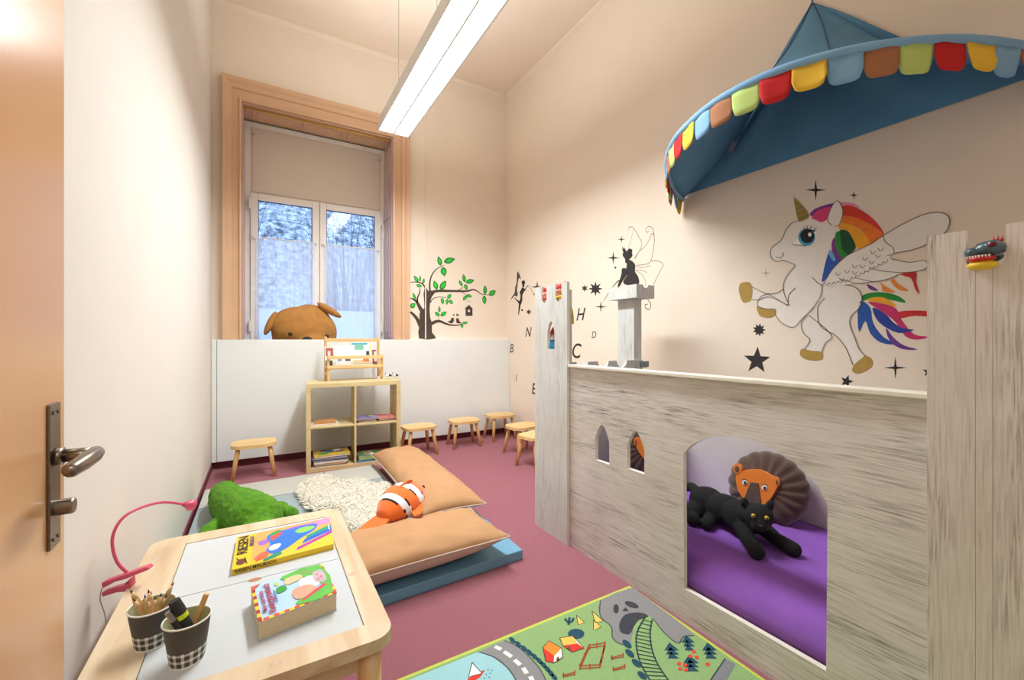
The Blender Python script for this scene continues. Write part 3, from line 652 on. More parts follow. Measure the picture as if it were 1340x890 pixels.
decal('birdhouse_hole', [ellipse2(620, 570, 12, 13)], '#efe3d3', wally, 4, tl_, conv=Z8, sm=0, normal=NY)
decal('bird', [[(415, 672), (440, 665), (450, 640), (470, 638), (475, 660), (462, 688), (440, 690)]], '#453a34', wally, 3, tl_, conv=Z8, sm=3, normal=NY)
decal('bird', [[(500, 640), (520, 645), (528, 670), (548, 685), (520, 692), (500, 685), (496, 660)]], '#453a34', wally, 3, tl_, conv=Z8, sm=3, normal=NY)
decal('heart', [[(458, 605), (468, 608), (480, 597), (480, 608), (470, 618)], [(498, 600), (505, 596), (512, 604), (528, 606), (512, 620), (500, 618)]], '#453a34', wally, 3, tl_, conv=Z8, sm=2, normal=NY)
decal('tree_chain', [], '#8c7f74', wally, 3, tl_, strokes=[([(585, 500), (600, 478), (640, 480), (655, 500)], .002)], conv=Z8, normal=NY)
nest(tl_, 'birdhouse', 'birdhouse_hole', 'tree_chain'); r_ = wally(*Z8(200, 838), 0); root = empty('tree_painting', (r_.x, YB, r_.z), 'brown tree with bright green leaves, birds and birdhouse painted beside the window', 'wall painting'); adopt(root, tl_)

# ------------------------------------------------------------------ blue wall canopy
m_blue = mat('canopy_blue_cloth', '#5c92b8', .85, .06, 8, .12, 200)
m_lblue = mat('canopy_light_blue_tape', '#7fb0d8', .8, .05, 10, .1, 200, sheen=.2)
FL = {'g': mat('flap_green', '#bcd47a', .85, .05, 10, .1, 200), 'r': mat('flap_red', '#c81f24', .85, .05, 10, .1, 200), 'y': mat('flap_yellow', '#f0c53f', .85, .05, 10, .1, 200), 'b': m_lblue, 'n': mat('flap_brown', '#a8714e', .85, .05, 10, .1, 200)}
ZR = 2.13
ctl = [(XR-.012, 1.985, ZR-.02), (2.36, 1.90, ZR-.015), (2.085, 1.725, ZR), (1.83, 1.48, ZR), (1.70, 1.24, ZR), (1.665, 1.05, ZR+.005), (1.70, .858, ZR+.01), (1.82, .66, ZR+.01), (2.03, .49, ZR+.01), (2.3, .37, ZR+.005), (XR-.012, .31, ZR)]
rim = catmull([Vector(p) for p in ctl], 12)
al = [0]
for a, b in zip(rim, rim[1:]): al.append(al[-1]+(b-a).length)
def at_len(s):
    s = max(0, min(al[-1], s))
    for i in range(1, len(al)):
        if al[i] >= s: t = (s-al[i-1])/(al[i]-al[i-1]); return rim[i-1].lerp(rim[i], t)
    return rim[-1].copy()
apex = Vector((XR-.015, 1.161, 2.935))
parts = []
bm = B(); ring_tube(bm, rim, .017, 10); parts.append(obj('rim_rod', bm, m_lblue, smooth=True))
bm = B(); n_ = 90; nr = 14; g = []
for i in range(n_+1):
    p = at_len(al[-1]*i/n_); row = []
    for j in range(nr+1):
        t = j/nr; q = p.lerp(apex, t); sag = 4*t*(1-t)
        ang = i/n_; sc_ = .5+.5*math.cos(3*2*PI*ang)   # ridges at the seams
        q = q+Vector((.10*sag*min(1, (XR-p.x)/.6), (apex.y-q.y)*.16*sag, -.05*sag))
        row.append(bm.verts.new((min(q.x, XR-.012), q.y, q.z)))
    g.append(row)
for i in range(n_):
    for j in range(nr): bm.faces.new((g[i][j], g[i+1][j], g[i+1][j+1], g[i][j+1]))
bmesh.ops.remove_doubles(bm, verts=bm.verts, dist=.0005)
hood = obj('hood_cloth', bm, m_blue, smooth=True); so = hood.modifiers.new('cloth', 'SOLIDIFY'); so.thickness = .002; parts.append(hood)
bm = B(); n2 = 40; g = []
for i in range(n2+1):
    t = i/n2; y = 1.985+(.31-1.985)*t; row = []
    for j in range(9):
        s = j/8
        top = apex.lerp(Vector((XR-.012, y, ZR)), 1); q = top.lerp(apex, s)
        q.y += (apex.y-q.y)*.16*4*s*(1-s)
        q.x = XR-.016-.012*4*s*(1-s)*math.sin(t*23+s*6)-.10*s*(1-s)*2*math.exp(-((t-.07-.35*s)/.05)**2)*math.sin(PI*min(1, s*1.2+.1)); q.x = min(q.x, XR-.004); row.append(bm.verts.new(q))
    g.append(row)
for i in range(n2):
    for j in range(8): bm.faces.new((g[i][j], g[i+1][j], g[i+1][j+1], g[i][j+1]))
bmesh.ops.remove_doubles(bm, verts=bm.verts, dist=.0005)
parts.append(obj('back_cloth', bm, m_blue, smooth=True))
# seams on the hood
bm = B()
for i in (22, 38, 60):
    p = at_len(al[-1]*i/n_); pts = []
    for j in range(nr+1):
        t = j/nr; q = p.lerp(apex, t); sag = 4*t*(1-t); q = q+Vector((.10*sag*min(1, (XR-p.x)/.6)-.002, (apex.y-q.y)*.16*sag, -.05*sag+.003)); pts.append(q)
    ring_tube(bm, pts, .0022, 5)
parts.append(obj('hood_seam', bm, mat('canopy_dark_seam', '#33547a', .9)))
seq = 'nbyrg'  # walking from the far end backwards order handled below
fwd = 'brown'
NF = 25; fs = al[-1]/NF
cyc = ['b', 'n', 'g', 'r', 'y']   # from the far wall end: blue, brown, green, red, yellow ...
for k in range(NF):
    s0, s1 = k*fs+.0005, (k+1)*fs-.0005
    bm = B(); rows = []; nn = 10
    for i in range(nn+1):
        u = i/nn; p = at_len(s0+(s1-s0)*u); ln = .100*((1-abs(2*u-1)**4)**.5*.42+.58)
        tng = (at_len(s0+(s1-s0)*u+.01)-at_len(s0+(s1-s0)*u-.01)).normalized(); out = Vector((tng.y, -tng.x, 0)); 
        if out.x > 0 and abs(out.x) > .3: out = -out
        rr_ = random.Random(k).uniform(-.012, .012)
        rows.append([bm.verts.new(p+Vector((0, 0, -.012-ln*j/4))+out*(.004+rr_*(j/4)**2+.003*math.sin(u*5+k))) for j in range(5)])
    for a, b in zip(rows, rows[1:]):
        for j in range(4): bm.faces.new((a[j], b[j], b[j+1], a[j+1]))
    o = obj('scallop_flap', bm, FL[cyc[(k-1) % 5]], smooth=True); so = o.modifiers.new('cloth', 'SOLIDIFY'); so.thickness = .003; parts.append(o)
p = onx(962, 188, 2.5); bm = B(); box(bm, -.002, .002, -.018, .018, -.07, 0); 
for v in bm.verts: v.co = Matrix.Rotation(.5, 3, 'X') @ v.co + Vector((2.50, p.y, p.z+.02))
parts.append(obj('care_label', bm, mat('grey_label', '#8a94a8', .8)))
bm = B(); ring_tube(bm, [apex, apex+Vector((0, 0, .06)), apex+Vector((.012, 0, .075))], .004, 6); parts.append(obj('hanging_loop', bm, mat('canopy_dark_seam', '#33547a', .9)))
nest(parts, 'hood_cloth', 'hood_seam'); root = empty('wall_canopy', (XR, 1.14, ZR), 'blue cloth canopy with coloured scalloped edge fixed to the right wall', 'canopy'); adopt(root, parts)

# ------------------------------------------------------------------ castle bed
CX = 1.45; CT = .02
def arch_loop(y_lo, y_hi, z0, zs, zt, X, pointed=False, n=16):
    """opening in plane x=X, y from y_lo..y_hi; arch from spring zs to top zt"""
    P = [Vector((X, y_hi, z0)), Vector((X, y_lo, z0))]
    yc = (y_lo+y_hi)/2; hw = (y_hi-y_lo)/2
    for k in range(n+1):
        t = k/n
        if pointed:
            u = 1-2*t; z = zs+(zt-zs)*(1-abs(u)**1.7)
            y = yc-hw*u
        else:
            a = PI*t; y = yc-hw*math.cos(a); z = zs+(zt-zs)*math.sin(a)**.8 if 0 < t < 1 else zs
        P.append(Vector((X, y, z)))
    return P
root = empty('castle_bed', (1.83, 1.2, 0), 'whitewashed wooden play castle bed with arched opening along the right wall', 'play castle')
cp = []
bm = B()
outer = [Vector((CX, 1.89, 0)), Vector((CX, .30, 0)), Vector((CX, .30, .97)), Vector((CX, 1.89, .97))]
op = []
op = [Vector((CX, p.y, p.z)) for p in [onx(895, 770, CX), onx(1081, 878, CX), onx(1083, 660, CX), onx(1070, 636, CX), onx(1045, 610, CX), onx(1015, 589, CX), onx(985, 576, CX), onx(955, 571, CX), onx(928, 573, CX), onx(906, 582, CX), onx(894, 594, CX)]]
op = op[:3]+catmull(op[3:], 4)
w1 = arch_loop(1.542, 1.642, .515, .625, .70, CX, True); w2 = arch_loop(1.322, 1.424, .528, .635, .708, CX, True)
slab_holes(bm, [outer, op, w1, w2], (1, 0, 0), CT, 0, 1)
cp.append(obj('front_wall', bm, [M_castle, M_edge]))
bm = B(); box(bm, CX-.019, CX+CT+.03, .30, 1.845, .97, .985); cp.append(obj('top_ledge', bm, M_edge, bevel=.003))
# white lip round the opening foot
bm = B(); box(bm, CX+.005, CX+.05, .56, 1.14, .10, .118); cp.append(obj('opening_lip', bm, M_edge))
bm = B(); box(bm, 2.19, 2.21, .0, 2.02, 0, .86); cp.append(obj('rear_wall', bm, mat('castle_inner_white', '#ddd6d2', .7, .03)))
# end wall with round notches
def crenel_line(a, b, z, notches, depth, axis):
    P = [a]
    for c, r in notches:
        for k in range(11):
            t = PI*k/10; P.append(c-r*math.cos(t)); P.append(z-depth*math.sin(t) if 0 < k < 10 else z)
    return P
bm = B(); P = [Vector((1.50, 2.03, 0)), Vector((1.50, 2.03, .985))]
for c in (1.69, 1.86, 2.02):
    for k in range(11): t = PI*k/10; P.append(Vector((c-.045*math.cos(t), 2.03, .985-.045*math.sin(t))))
P += [Vector((2.21, 2.03, .985)), Vector((2.21, 2.03, 0))]
slab(bm, P, (0, 1, 0), .018); cp.append(obj('end_wall', bm, M_farcastle, bevel=.001))
bm = B(); box(bm, 2.19, 2.26, 2.02, 2.029, .935, .975); box(bm, 2.183, 2.19, 1.975, 2.029, .935, .975)
for x in (2.215, 2.245): ring_tube(bm, [(x, 2.02, .955), (x, 2.017, .955)], .004, 8)
cp.append(obj('angle_bracket', bm, mat('grey_zinc', '#7f8c8c', .4, .1, metal=.7)))
bm = B(); box(bm, CX+CT, 2.19, .02, .035, 0, .86); cp.append(obj('near_end_wall', bm, M_edge))
bm = B(); box(bm, CX+CT, 2.19, .04, 2.02, .10, .12); cp.append(obj('bed_base', bm, M_birch))
# far tower
def crenels(X, y0, y1, z1, notch, z0=0):
    """upright board in plane x=X; notches = list of (yc, half width, depth) open at the top with round bottoms"""
    P = [Vector((X, y0, z0)), Vector((X, y0, z1))]
    for yc, hw, dp in notch:
        P.append(Vector((X, yc-hw, z1)))
        for k in range(11): t = PI*k/10; P.append(Vector((X, yc-hw*math.cos(t), z1-dp+hw-hw*math.sin(t))))
        P.append(Vector((X, yc+hw, z1)))
    P += [Vector((X, y1, z1)), Vector((X, y1, z0))]
    return P
TX = 1.43
bm = B()
out = crenels(TX, 1.847, 2.162, 1.435, [(1.925, .028, .10), (2.065, .026, .10)])
slit = arch_loop(1.962, 2.032, 1.065, 1.165, 1.225, TX, True)
slab_holes(bm, [out, slit], (1, 0, 0), .018, 0, 1); cp.append(obj('far_tower_front', bm, [M_farcastle, M_edge]))
bm = B(); box(bm, TX+.018, 1.449, 1.847, 1.862, 0, 1.40); box(bm, 1.449, 1.50, 1.892, 1.907, 0, 1.40); cp.append(obj('far_tower_side', bm, M_farcastle, bevel=.001))
bm = B(); box(bm, TX+.018, 1.50, 2.147, 2.162, 0, 1.36); cp.append(obj('far_tower_side', bm, M_farcastle, bevel=.001))
bm = B(); box(bm, TX+.018, 1.50, 1.907, 2.147, 1.03, 1.045); box(bm, TX+.018, 1.50, 1.907, 2.147, 1.32, 1.332); cp.append(obj('tower_shelf', bm, M_farcastle))
# near tower
NTX = 1.41
bm = B(); out = crenels(NTX, .03, .388, 1.374, [(.145, .031, .098), (.290, .031, .098)])
slab(bm, out, (1, 0, 0), .018, 0, 1); cp.append(obj('near_tower_front', bm, [M_tower, M_edge]))
bm = B(); box(bm, NTX+.018, 1.449, .37, .388, 0, 1.30); cp.append(obj('near_tower_side', bm, M_edge)); 
bm = B(); box(bm, NTX+.018, 1.56, .05, .365, 1.262, 1.274); cp.append(obj('tower_shelf', bm, M_farcastle))
# corner post with crenelled tray
bm = B(); box(bm, 2.15, 2.222, 2.05, 2.20, 0, 1.40); cp.append(obj('corner_post', bm, M_farcastle, bevel=.002))
bm = B(); zt0, zt1 = 1.395, 1.482
def wavy(a, b, mk):
    P = [mk(a, zt0), mk(a, zt1)]; L_ = b-a
    c = (a+b)/2; r = abs(L_)*.17; s = 1 if b > a else -1
    for k in range(9): t = PI*k/8; P.append(mk(c-s*r*math.cos(t), zt1-.022*math.sin(t)))
    return P+[mk(b, zt1), mk(b, zt0)]
slab(bm, wavy(1.98, 2.24, lambda t, z: Vector((2.10, t, z))), (1, 0, 0), .012)
slab(bm, wavy(1.98, 2.24, lambda t, z: Vector((2.255, t, z))), (1, 0, 0), .012)
slab(bm, wavy(2.112, 2.255, lambda t, z: Vector((t, 1.98, z))), (0, 1, 0), .012)
slab(bm, wavy(2.112, 2.255, lambda t, z: Vector((t, 2.228, z))), (0, 1, 0), .012)
box(bm, 2.112, 2.255, 1.992, 2.228, zt0, zt0+.012)
cp.append(obj('post_tray', bm, M_farcastle))
adopt(root, cp)
# mattress (soft, purple sheet)
bm = B(); nx_, ny_ = 20, 50; z0, z1 = .121, .27
def mz(x, y): return z1+.004*noise.noise(Vector((x*5, y*5, 0)))-.09*max(0, (1.60-x)/.12)**2
g = [[bm.verts.new((1.478+(2.185-1.478)*i/nx_, .045+(2.015-.045)*j/ny_, mz(1.478+(2.185-1.478)*i/nx_, .045+(2.015-.045)*j/ny_))) for j in range(ny_+1)] for i in range(nx_+1)]
for i in range(nx_):
    for j in range(ny_): bm.faces.new((g[i][j], g[i+1][j], g[i+1][j+1], g[i][j+1]))
ring = [g[i][0] for i in range(nx_+1)]+[g[nx_][j] for j in range(1, ny_+1)]+[g[i][ny_] for i in range(nx_-1, -1, -1)]+[g[0][j] for j in range(ny_-1, 0, -1)]
lo = [bm.verts.new((v.co.x, v.co.y, z0)) for v in ring]
for k in range(len(ring)): bm.faces.new((ring[k], lo[k], lo[(k+1) % len(lo)], ring[(k+1) % len(ring)]))
bm.faces.new(lo)
tag(rebase(obj('mattress', bm, M_purple, smooth=True)), 'purple mattress lying inside the castle bed', 'mattress')

# ------------------------------------------------------------------ lion cushions
def lion(pn, nn, pxs, sc0, label, dx=0):
    """pxs: conversion from local zoom coords to plane points"""
    Pt = pxs; n = Vector(nn).normalized(); parts = []
    c = Vector((410, 222)); outl = []
    for k in range(72):
        t = 2*PI*k/72; rx, ry = 145, 134; sc_ = 1+.035*abs(math.sin(t*9))
        outl.append((c.x+rx*sc_*math.cos(t)+10*math.sin(t), c.y+ry*sc_*math.sin(t)+12*math.cos(t)))
    bm = B(); rings = []
    prof = [(1, 0), (.97, .022), (.9, .038), (.78, .05), (.5, .058), (.2, .06)]
    for side in (1, -1):
        pr_ = prof if side == 1 else prof[1:]
        for s, h in pr_:
            row = [bm.verts.new(Pt(c.x+(x-c.x)*s, c.y+(y-c.y)*s)+n*h*side*(1 if side == 1 else .7)*(1-.28*(1-abs(math.sin(2*PI*q_/72*9)))*(1 if s > .6 else .3))) for q_, (x, y) in enumerate(outl)]
            rings.append((side, row))
    f_ = [r for s, r in rings if s == 1]; b_ = [f_[0]]+[r for s, r in rings if s == -1]
    for R in (f_, b_):
        for a, b in zip(R, R[1:]):
            for k in range(72): bm.faces.new((a[k], a[(k+1) % 72], b[(k+1) % 72], b[k]))
        bm.faces.new(R[-1])
    m_mane = mat('brown_plush', '#5b4337', .95, .12, 14, .35, 120, sheen=.5)
    parts.append(obj('cushion_body', bm, m_mane, smooth=True))
    def part(name, P, h0, h1, m, sm=3):
        bm = B(); Q = catmull([Vector((a, b, 0)) for a, b in P], sm, True) if sm else [Vector((a, b, 0)) for a, b in P]
        slab(bm, [Pt(q.x, q.y)+n*h0 for q in Q], n, h1-h0); o = obj(name, bm, m, bevel=.0015); parts.append(o); return o
    m_or = mat('orange_felt', '#f08426', .9, .05, 20, .2, 200, sheen=.3)
    part('face', [(312, 170), (345, 153), (400, 153), (448, 180), (462, 202), (440, 248), (412, 278), (398, 282), (365, 262), (340, 258), (318, 228), (310, 195)], .045, .068, m_or)
    part('muzzle', [(364, 196), (392, 200), (402, 272), (370, 272), (340, 256)], .06, .073, m_mane, 0)
    part('ear', [(302, 155), (300, 138), (316, 130), (330, 142), (330, 158), (314, 168)], .05, .07, m_or); part('ear', [(446, 185), (452, 176), (464, 184), (466, 205), (455, 212)], .05, .07, m_or)
    part('inner_ear', [(308, 155), (308, 143), (318, 140), (322, 152), (314, 160)], .07, .073, m_mane); part('inner_ear', [(455, 200), (457, 188), (462, 195), (461, 206)], .07, .073, m_mane)
    for ex, ey in ((342, 198), (413, 216)):
        part('eye', ellipse2(ex, ey, 10, 9, 14), .068, .071, mat('felt_white', '#f4f0ea', .8), 0)
        part('pupil', ellipse2(ex+2, ey+1, 5, 6, 12), .071, .073, mat('felt_teal', '#1d3c44', .6), 0)
        part('eyebrow', [(ex-12, ey-12), (ex+2, ey-14), (ex+14, ey-5), (ex+2, ey-10)] if ex < 380 else [(ex-13, ey-6), (ex-2, ey-14), (ex+13, ey-10), (ex, ey-9)], .068, .071, m_mane, 0)
    for P in ([(338, 256), (350, 257), (343, 268)], [(396, 272), (408, 274), (404, 286)]): part('fang', P, .073, .076, mat('felt_white', '#f4f0ea', .8), 0)
    nest(parts, 'face', 'muzzle', 'eye', 'pupil', 'eyebrow', 'fang')
    b0 = Pt(410, 350)
    root = empty('lion_cushion', (b0.x, b0.y, .27), label, 'cushion'); adopt(root, parts); return root
LZ = lambda a, b: (860+a/2.783, 560+b/2.783)
pn, nn = (2.07, 1.1, .27), (-1, -.12, .18)
lion(pn, nn, lambda a, b: onp(*LZ(a, b), pn, nn), 1, 'brown maned lion face cushion with orange felt face behind the black panther')
pn2 = Vector((2.0, 1.80, .27)); n2 = Vector((-.75, -.62, .15)).normalized(); ux2 = Vector((-n2.y, n2.x, 0)).normalized()*-1; uy2 = n2.cross(ux2)
if uy2.z < 0: uy2 = -uy2
def lp2(a, b): return pn2+ux2*((a-410)/1.0*.00135)+uy2*((360-b)*.00135+.01)
lion(pn2, n2, lp2, 1, 'second lion cushion glimpsed through the small right castle window')

# ------------------------------------------------------------------ black panther plush
m_pan = mat('black_plush', '#101215', .85, .3, 30, .8, 220)
def bpan(bm):
    ell(bm, (1.835, 1.285, .345), (.075, .085, .07)); ell(bm, (1.825, 1.19, .345), (.07, .10, .066)); ell(bm, (1.80, 1.09, .35), (.068, .085, .07))
    capsule(bm, (1.80, 1.08, .36), (1.755, 1.015, .40), .05, .045)
    ell(bm, (1.735, .985, .405), (.058, .054, .05)); ell(bm, (1.702, .962, .388), (.034, .033, .028))
    capsule(bm, (1.76, 1.07, .33), (1.70, 1.0, .302), .036, .028); capsule(bm, (1.70, 1.0, .302), (1.655, .945, .297), .028, .03)
    capsule(bm, (1.84, 1.05, .33), (1.82, .96, .302), .036, .027); capsule(bm, (1.82, .96, .302), (1.80, .885, .297), .027, .029)
    capsule(bm, (1.80, 1.30, .32), (1.74, 1.30, .31), .05, .04); capsule(bm, (1.74, 1.30, .30), (1.70, 1.26, .296), .034, .03)
    capsule(bm, (1.76, 1.22, .30), (1.715, 1.20, .295), .03, .026)
    for a, b, r0, r1 in (((1.86, 1.34, .36), (1.90, 1.42, .365), .028, .023), ((1.90, 1.42, .365), (1.90, 1.49, .34), .023, .02), ((1.90, 1.49, .34), (1.86, 1.53, .30), .02, .02)): capsule(bm, a, b, r0, r1)
    for dx, dy in ((-.045, .035), (.045, -.03)):
        pass
    ell(bm, (1.712, 1.030, .450), (.022, .013, .022)); ell(bm, (1.770, .958, .450), (.022, .013, .022))
pb = blob('body', bpan, m_pan, voxel=.0055, smooth=4, disp=(.0035, .007))
pp = [pb]
m_eye = mat('amber_eye', '#c9a52c', .15, .1)
for c in ((1.679, .973, .422), (1.7045, .935, .422)):
    bm = B(); ell(bm, c, .0085, seg=12, rings=8); pp.append(obj('eye', bm, m_eye, smooth=True)); bm = B(); ell(bm, Vector(c)+Vector((-.0058, -.0045, 0)), .0042, seg=10, rings=6); pp.append(obj('pupil', bm, M_black, smooth=True))
bm = B(); ell(bm, (1.678, .942, .394), (.010, .010, .007)); pp.append(obj('nose', bm, mat('nose_black', '#08080a', .3), smooth=True))
bm = B()
for s_ in (-1, 1):
    for k in range(3):
        p0 = Vector((1.69, .95, .385)); ring_tube(bm, [p0, p0+Vector((-.02*s_-.01, .03*s_-.005, .004*(k-1)))+Vector((-.012*s_, .012*s_, .008*(k-1)))], .0005, 4)
pp.append(obj('whiskers', bm, mat('whisker', '#55585c', .5)))
nest(pp, 'body', 'eye', 'pupil', 'nose', 'whiskers'); root = empty('panther_plush', (1.80, 1.12, .27), 'black panther soft toy lying on the purple mattress', 'soft toy'); adopt(root, pp)

# ------------------------------------------------------------------ puppets in the towers
def head_puppet(name, c, r, label, skin, hat, extra, group=None, cat='puppet'):
    x, y, z = c; parts = []
    bm = B(); ell(bm, (x, y, z), (r*.9, r, r*1.15)); ell(bm, (x-r*.85, y, z-r*.1), (r*.35, r*.2, r*.3)); ell(bm, (x-r*.6, y, z-r*.7), (r*.35, r*.4, r*.3)); parts.append(obj('head', bm, skin, smooth=True))
    extra(parts, x, y, z, r)
    bm = B()
    for s_ in (-1, 1): ell(bm, (x-r*.78, y+s_*r*.38, z+r*.25), r*.17, seg=10, rings=6)
    parts.append(obj('eye', bm, mat('puppet_eye_white', '#f5f2ec', .3), smooth=True))
    bm = B()
    for s_ in (-1, 1): ell(bm, (x-r*.92, y+s_*r*.38, z+r*.25), r*.08, seg=8, rings=6)
    parts.append(obj('pupil', bm, M_black, smooth=True))
    nest(parts, 'head', 'eye', 'pupil'); root = empty(name, (x, y, z-r), label, cat, group); adopt(root, parts)
P_red = mat('puppet_red', '#c9302e', .45, .08); P_pink = mat('puppet_skin', '#e0897c', .5, .08); P_yel = mat('puppet_yellow', '#e8b41e', .6, .08); P_blue = mat('puppet_blue', '#1f7fb0', .8, .08); P_wh = mat('puppet_white', '#eee9e2', .6)
def king(parts, x, y, z, r):
    bm = B(); n = 10
    prof = []
    for k in range(n):
        a0, a1 = 2*PI*k/n, 2*PI*(k+1)/n; am = (a0+a1)/2; R = r*.85
        v = [bm.verts.new((x+R*math.cos(a), y+R*math.sin(a), zz)) for a, zz in ((a0, z+r*.6), (a1, z+r*.6), (a1, z+r*1.2), (am, z+r*1.65), (a0, z+r*1.2))]
        bm.faces.new(v)
    parts.append(obj('crown', bm, P_red)); bm = B(); lathe(bm, [(r*.95, -.1*r), (r*1.02, .2*r), (r*.8, .45*r)], (x, y, z-r*1.1), 16); parts.append(obj('collar', bm, P_red, smooth=True))
def jester(parts, x, y, z, r):
    bm = B(); capsule(bm, (x, y, z+r*.7), (x+.01, y-r*.9, z+r*1.5), r*.95, r*.45); parts.append(obj('cap', bm, P_red, smooth=True))
    bm = B(); lathe(bm, [(r*.9, -.3*r), (r*1.1, .1*r), (r*.7, .5*r)], (x, y, z-r*1.25), 16); parts.append(obj('collar', bm, P_yel, smooth=True))
head_puppet('hand_puppet', (1.452, 2.068, 1.385), .026, 'red crowned hand puppet head in the left notch of the far tower', P_pink, None, king)
head_puppet('hand_puppet', (1.452, 1.928, 1.392), .028, 'hand puppet head with red pointed cap in the right notch of the far tower', P_pink, None, jester)
def gnome(parts, x, y, z, r):
    bm = B(); lathe(bm, [(r*1.05, .5*r), (r*.9, 1.1*r), (r*.45, 1.9*r), (r*.05, 2.6*r)], (x, y, z), 16); parts.append(obj('cap', bm, P_red, smooth=True))
    bm = B(); lathe(bm, [(r*1.6, -3.3*r), (r*1.5, -2*r), (r*.9, -.9*r)], (x, y, z), 18); parts.append(obj('body', bm, P_blue, smooth=True))
    bm = B(); ell(bm, (x-r*.5, y, z-r*.5), (r*.7, r*.8, r*.7)); parts.append(obj('beard', bm, P_wh, smooth=True))
head_puppet('gnome_puppet', (1.482, 2.035, 1.142), .025, 'gnome puppet with red cap and blue body inside the far tower slit', P_pink, None, gnome)
bm = B(); lathe(bm, [(.020, 0), (.019, .04), (.014, .08), (.005, .105)], (1.532, 1.945, 1.21), 14); tag(rebase(obj('cloth_puppet', bm, P_yel, smooth=True)), 'yellow puppet cloth hanging at the right side of the far tower', 'puppet')

# dragon puppet in the near tower notch
dr = []
m_drg = mat('dragon_teal', '#3f5a66', .3, .25, 40, coat=.4); m_drr = mat('dragon_red', '#c22a22', .4, .15); m_dry = mat('dragon_yellow', '#e6c22c', .5, .08)
DC = Vector((1.415, .290, 1.314))
def dhead(bm):
    ell(bm, DC+Vector((.0, -.006, .010)), (.030, .027, .019)); ell(bm, DC+Vector((-.008, .018, .004)), (.022, .015, .013)); ell(bm, DC+Vector((-.012, .026, .007)), (.010, .006, .008)); ell(bm, DC+Vector((0, -.012, .021)), (.018, .013, .009))
    ell(bm, DC+Vector((-.022, -.014, .017)), (.011, .009, .009)); ell(bm, DC+Vector((.02, 0, -.005)), (.02, .025, .015))
dr.append(blob('head', dhead, m_drg, voxel=.0015, smooth=4))
bm = B(); ell(bm, DC+Vector((-.010, .003, -.026)), (.021, .025, .011)); dr.append(obj('lower_jaw', bm, m_dry, smooth=True))
bm = B(); ell(bm, DC+Vector((-.015, .004, -.012)), (.019, .023, .008)); dr.append(obj('mouth', bm, m_drr, smooth=True))
bm = B()
for k in range(8):
    y = DC.y+.024-k*.005; lathe(bm, [(.0022, .001), (.0003, -.006)], (DC.x-.033+abs(k-4)*.0016, y, DC.z-.006), 6)
dr.append(obj('teeth', bm, P_wh))
bm = B(); ell(bm, DC+Vector((-.0315, -.016, .015)), (.004, .008, .0055)); dr.append(obj('eye', bm, mat('dragon_eye', '#5c1020', .2), smooth=True))
bm = B(); 
for k in range(3): lathe(bm, [(.004, 0), (.0005, .013)], (DC.x-.004+k*.004, DC.y-.012-k*.006, DC.z+.025), 6)
dr.append(obj('crest', bm, m_drr))
bm = B()
for k in range(5): ell(bm, DC+Vector((-.010, .010-k*.006, .022+.001*k)), .003, seg=8, rings=6)
dr.append(obj('back_bumps', bm, M_black, smooth=True))
nest(dr, 'head', 'eye', 'teeth', 'crest', 'back_bumps'); root = empty('dragon_puppet', (DC.x, DC.y, 1.276), 'dark teal dragon puppet head with yellow jaw in the near tower notch', 'puppet'); adopt(root, dr)

# ------------------------------------------------------------------ cube shelf
SHA = math.atan2(3.872-3.948, 1.096-.319); SO = Vector((.319, 3.948, 0)); SW, SD, SH, ST = .778, .385, .748, .036
root = empty('cube_shelf', SO, 'birch coloured four compartment cube shelf standing below the window', 'shelf', rz=SHA)
sp_ = []
def sbox(n, *a): bm = B(); box(bm, *a); sp_.append(obj(n, bm, M_birch, root, bevel=.001))
sbox('side_panel', 0, ST, 0, SD, 0, SH-ST); sbox('side_panel', SW-ST, SW, 0, SD, 0, SH-ST)
sbox('top_panel', 0, SW, 0, SD, SH-ST, SH); sbox('bottom_panel', ST, SW-ST, 0, SD, 0, ST)
sbox('divider', SW/2-.008, SW/2+.008, 0, SD, ST, SH-ST); sbox('shelf_board', ST, SW/2-.008, 0, SD, SH/2-.008, SH/2+.008); sbox('shelf_board', SW/2+.008, SW-ST, 0, SD, SH/2-.008, SH/2+.008)
SM = Matrix.Translation(SO) @ Matrix.Rotation(SHA, 4, 'Z')
def book(cx, cy, z, wx, wy, th, ang, colr, label, page='#e9e2d2', group=None, name='picture_book', base=SM, accents=()):
    """closed book lying flat"""
    p = base @ Vector((cx, cy, z)); a = ang+(SHA if base is SM else 0)
    root = empty(name, p, label, 'book', group, rz=a)
    c = min(.003, th*.2); m = mat('cover_'+colr, colr, .35, .12, 18)
    bm = B(); box(bm, -wx/2, wx/2, -wy/2, wy/2, 0, c); box(bm, -wx/2, wx/2, -wy/2, wy/2, th-c, th); box(bm, -wx/2, -wx/2+c, -wy/2, wy/2, c, th-c); obj('cover', bm, m, root)
    bm = B(); box(bm, -wx/2+c, wx/2-.004, -wy/2+.004, wy/2-.004, c, th-c); obj('pages', bm, mat('pages_'+page, page, .9, .15, 300, stretch=(.1, .1, 8)), root)
    if accents:
        bm = B(); ms = []
        for i, (ax, ay, aw, ah, h) in enumerate(accents):
            e = ellipse2(ax*wx, ay*wy, aw*wx, ah*wy, 12, i*.4); fill(bm, [Vector((q[0], q[1], th+.0003+.0001*i)) for q in e], i); ms.append(paint(h))
        obj('cover_picture', bm, ms, root)
    return root
acc = lambda r, cols: [(r.uniform(-.3, .3), r.uniform(-.3, .3), r.uniform(.08, .18), r.uniform(.08, .2), r.choice(cols)) for _ in range(7)]
R_ = random.Random(3)
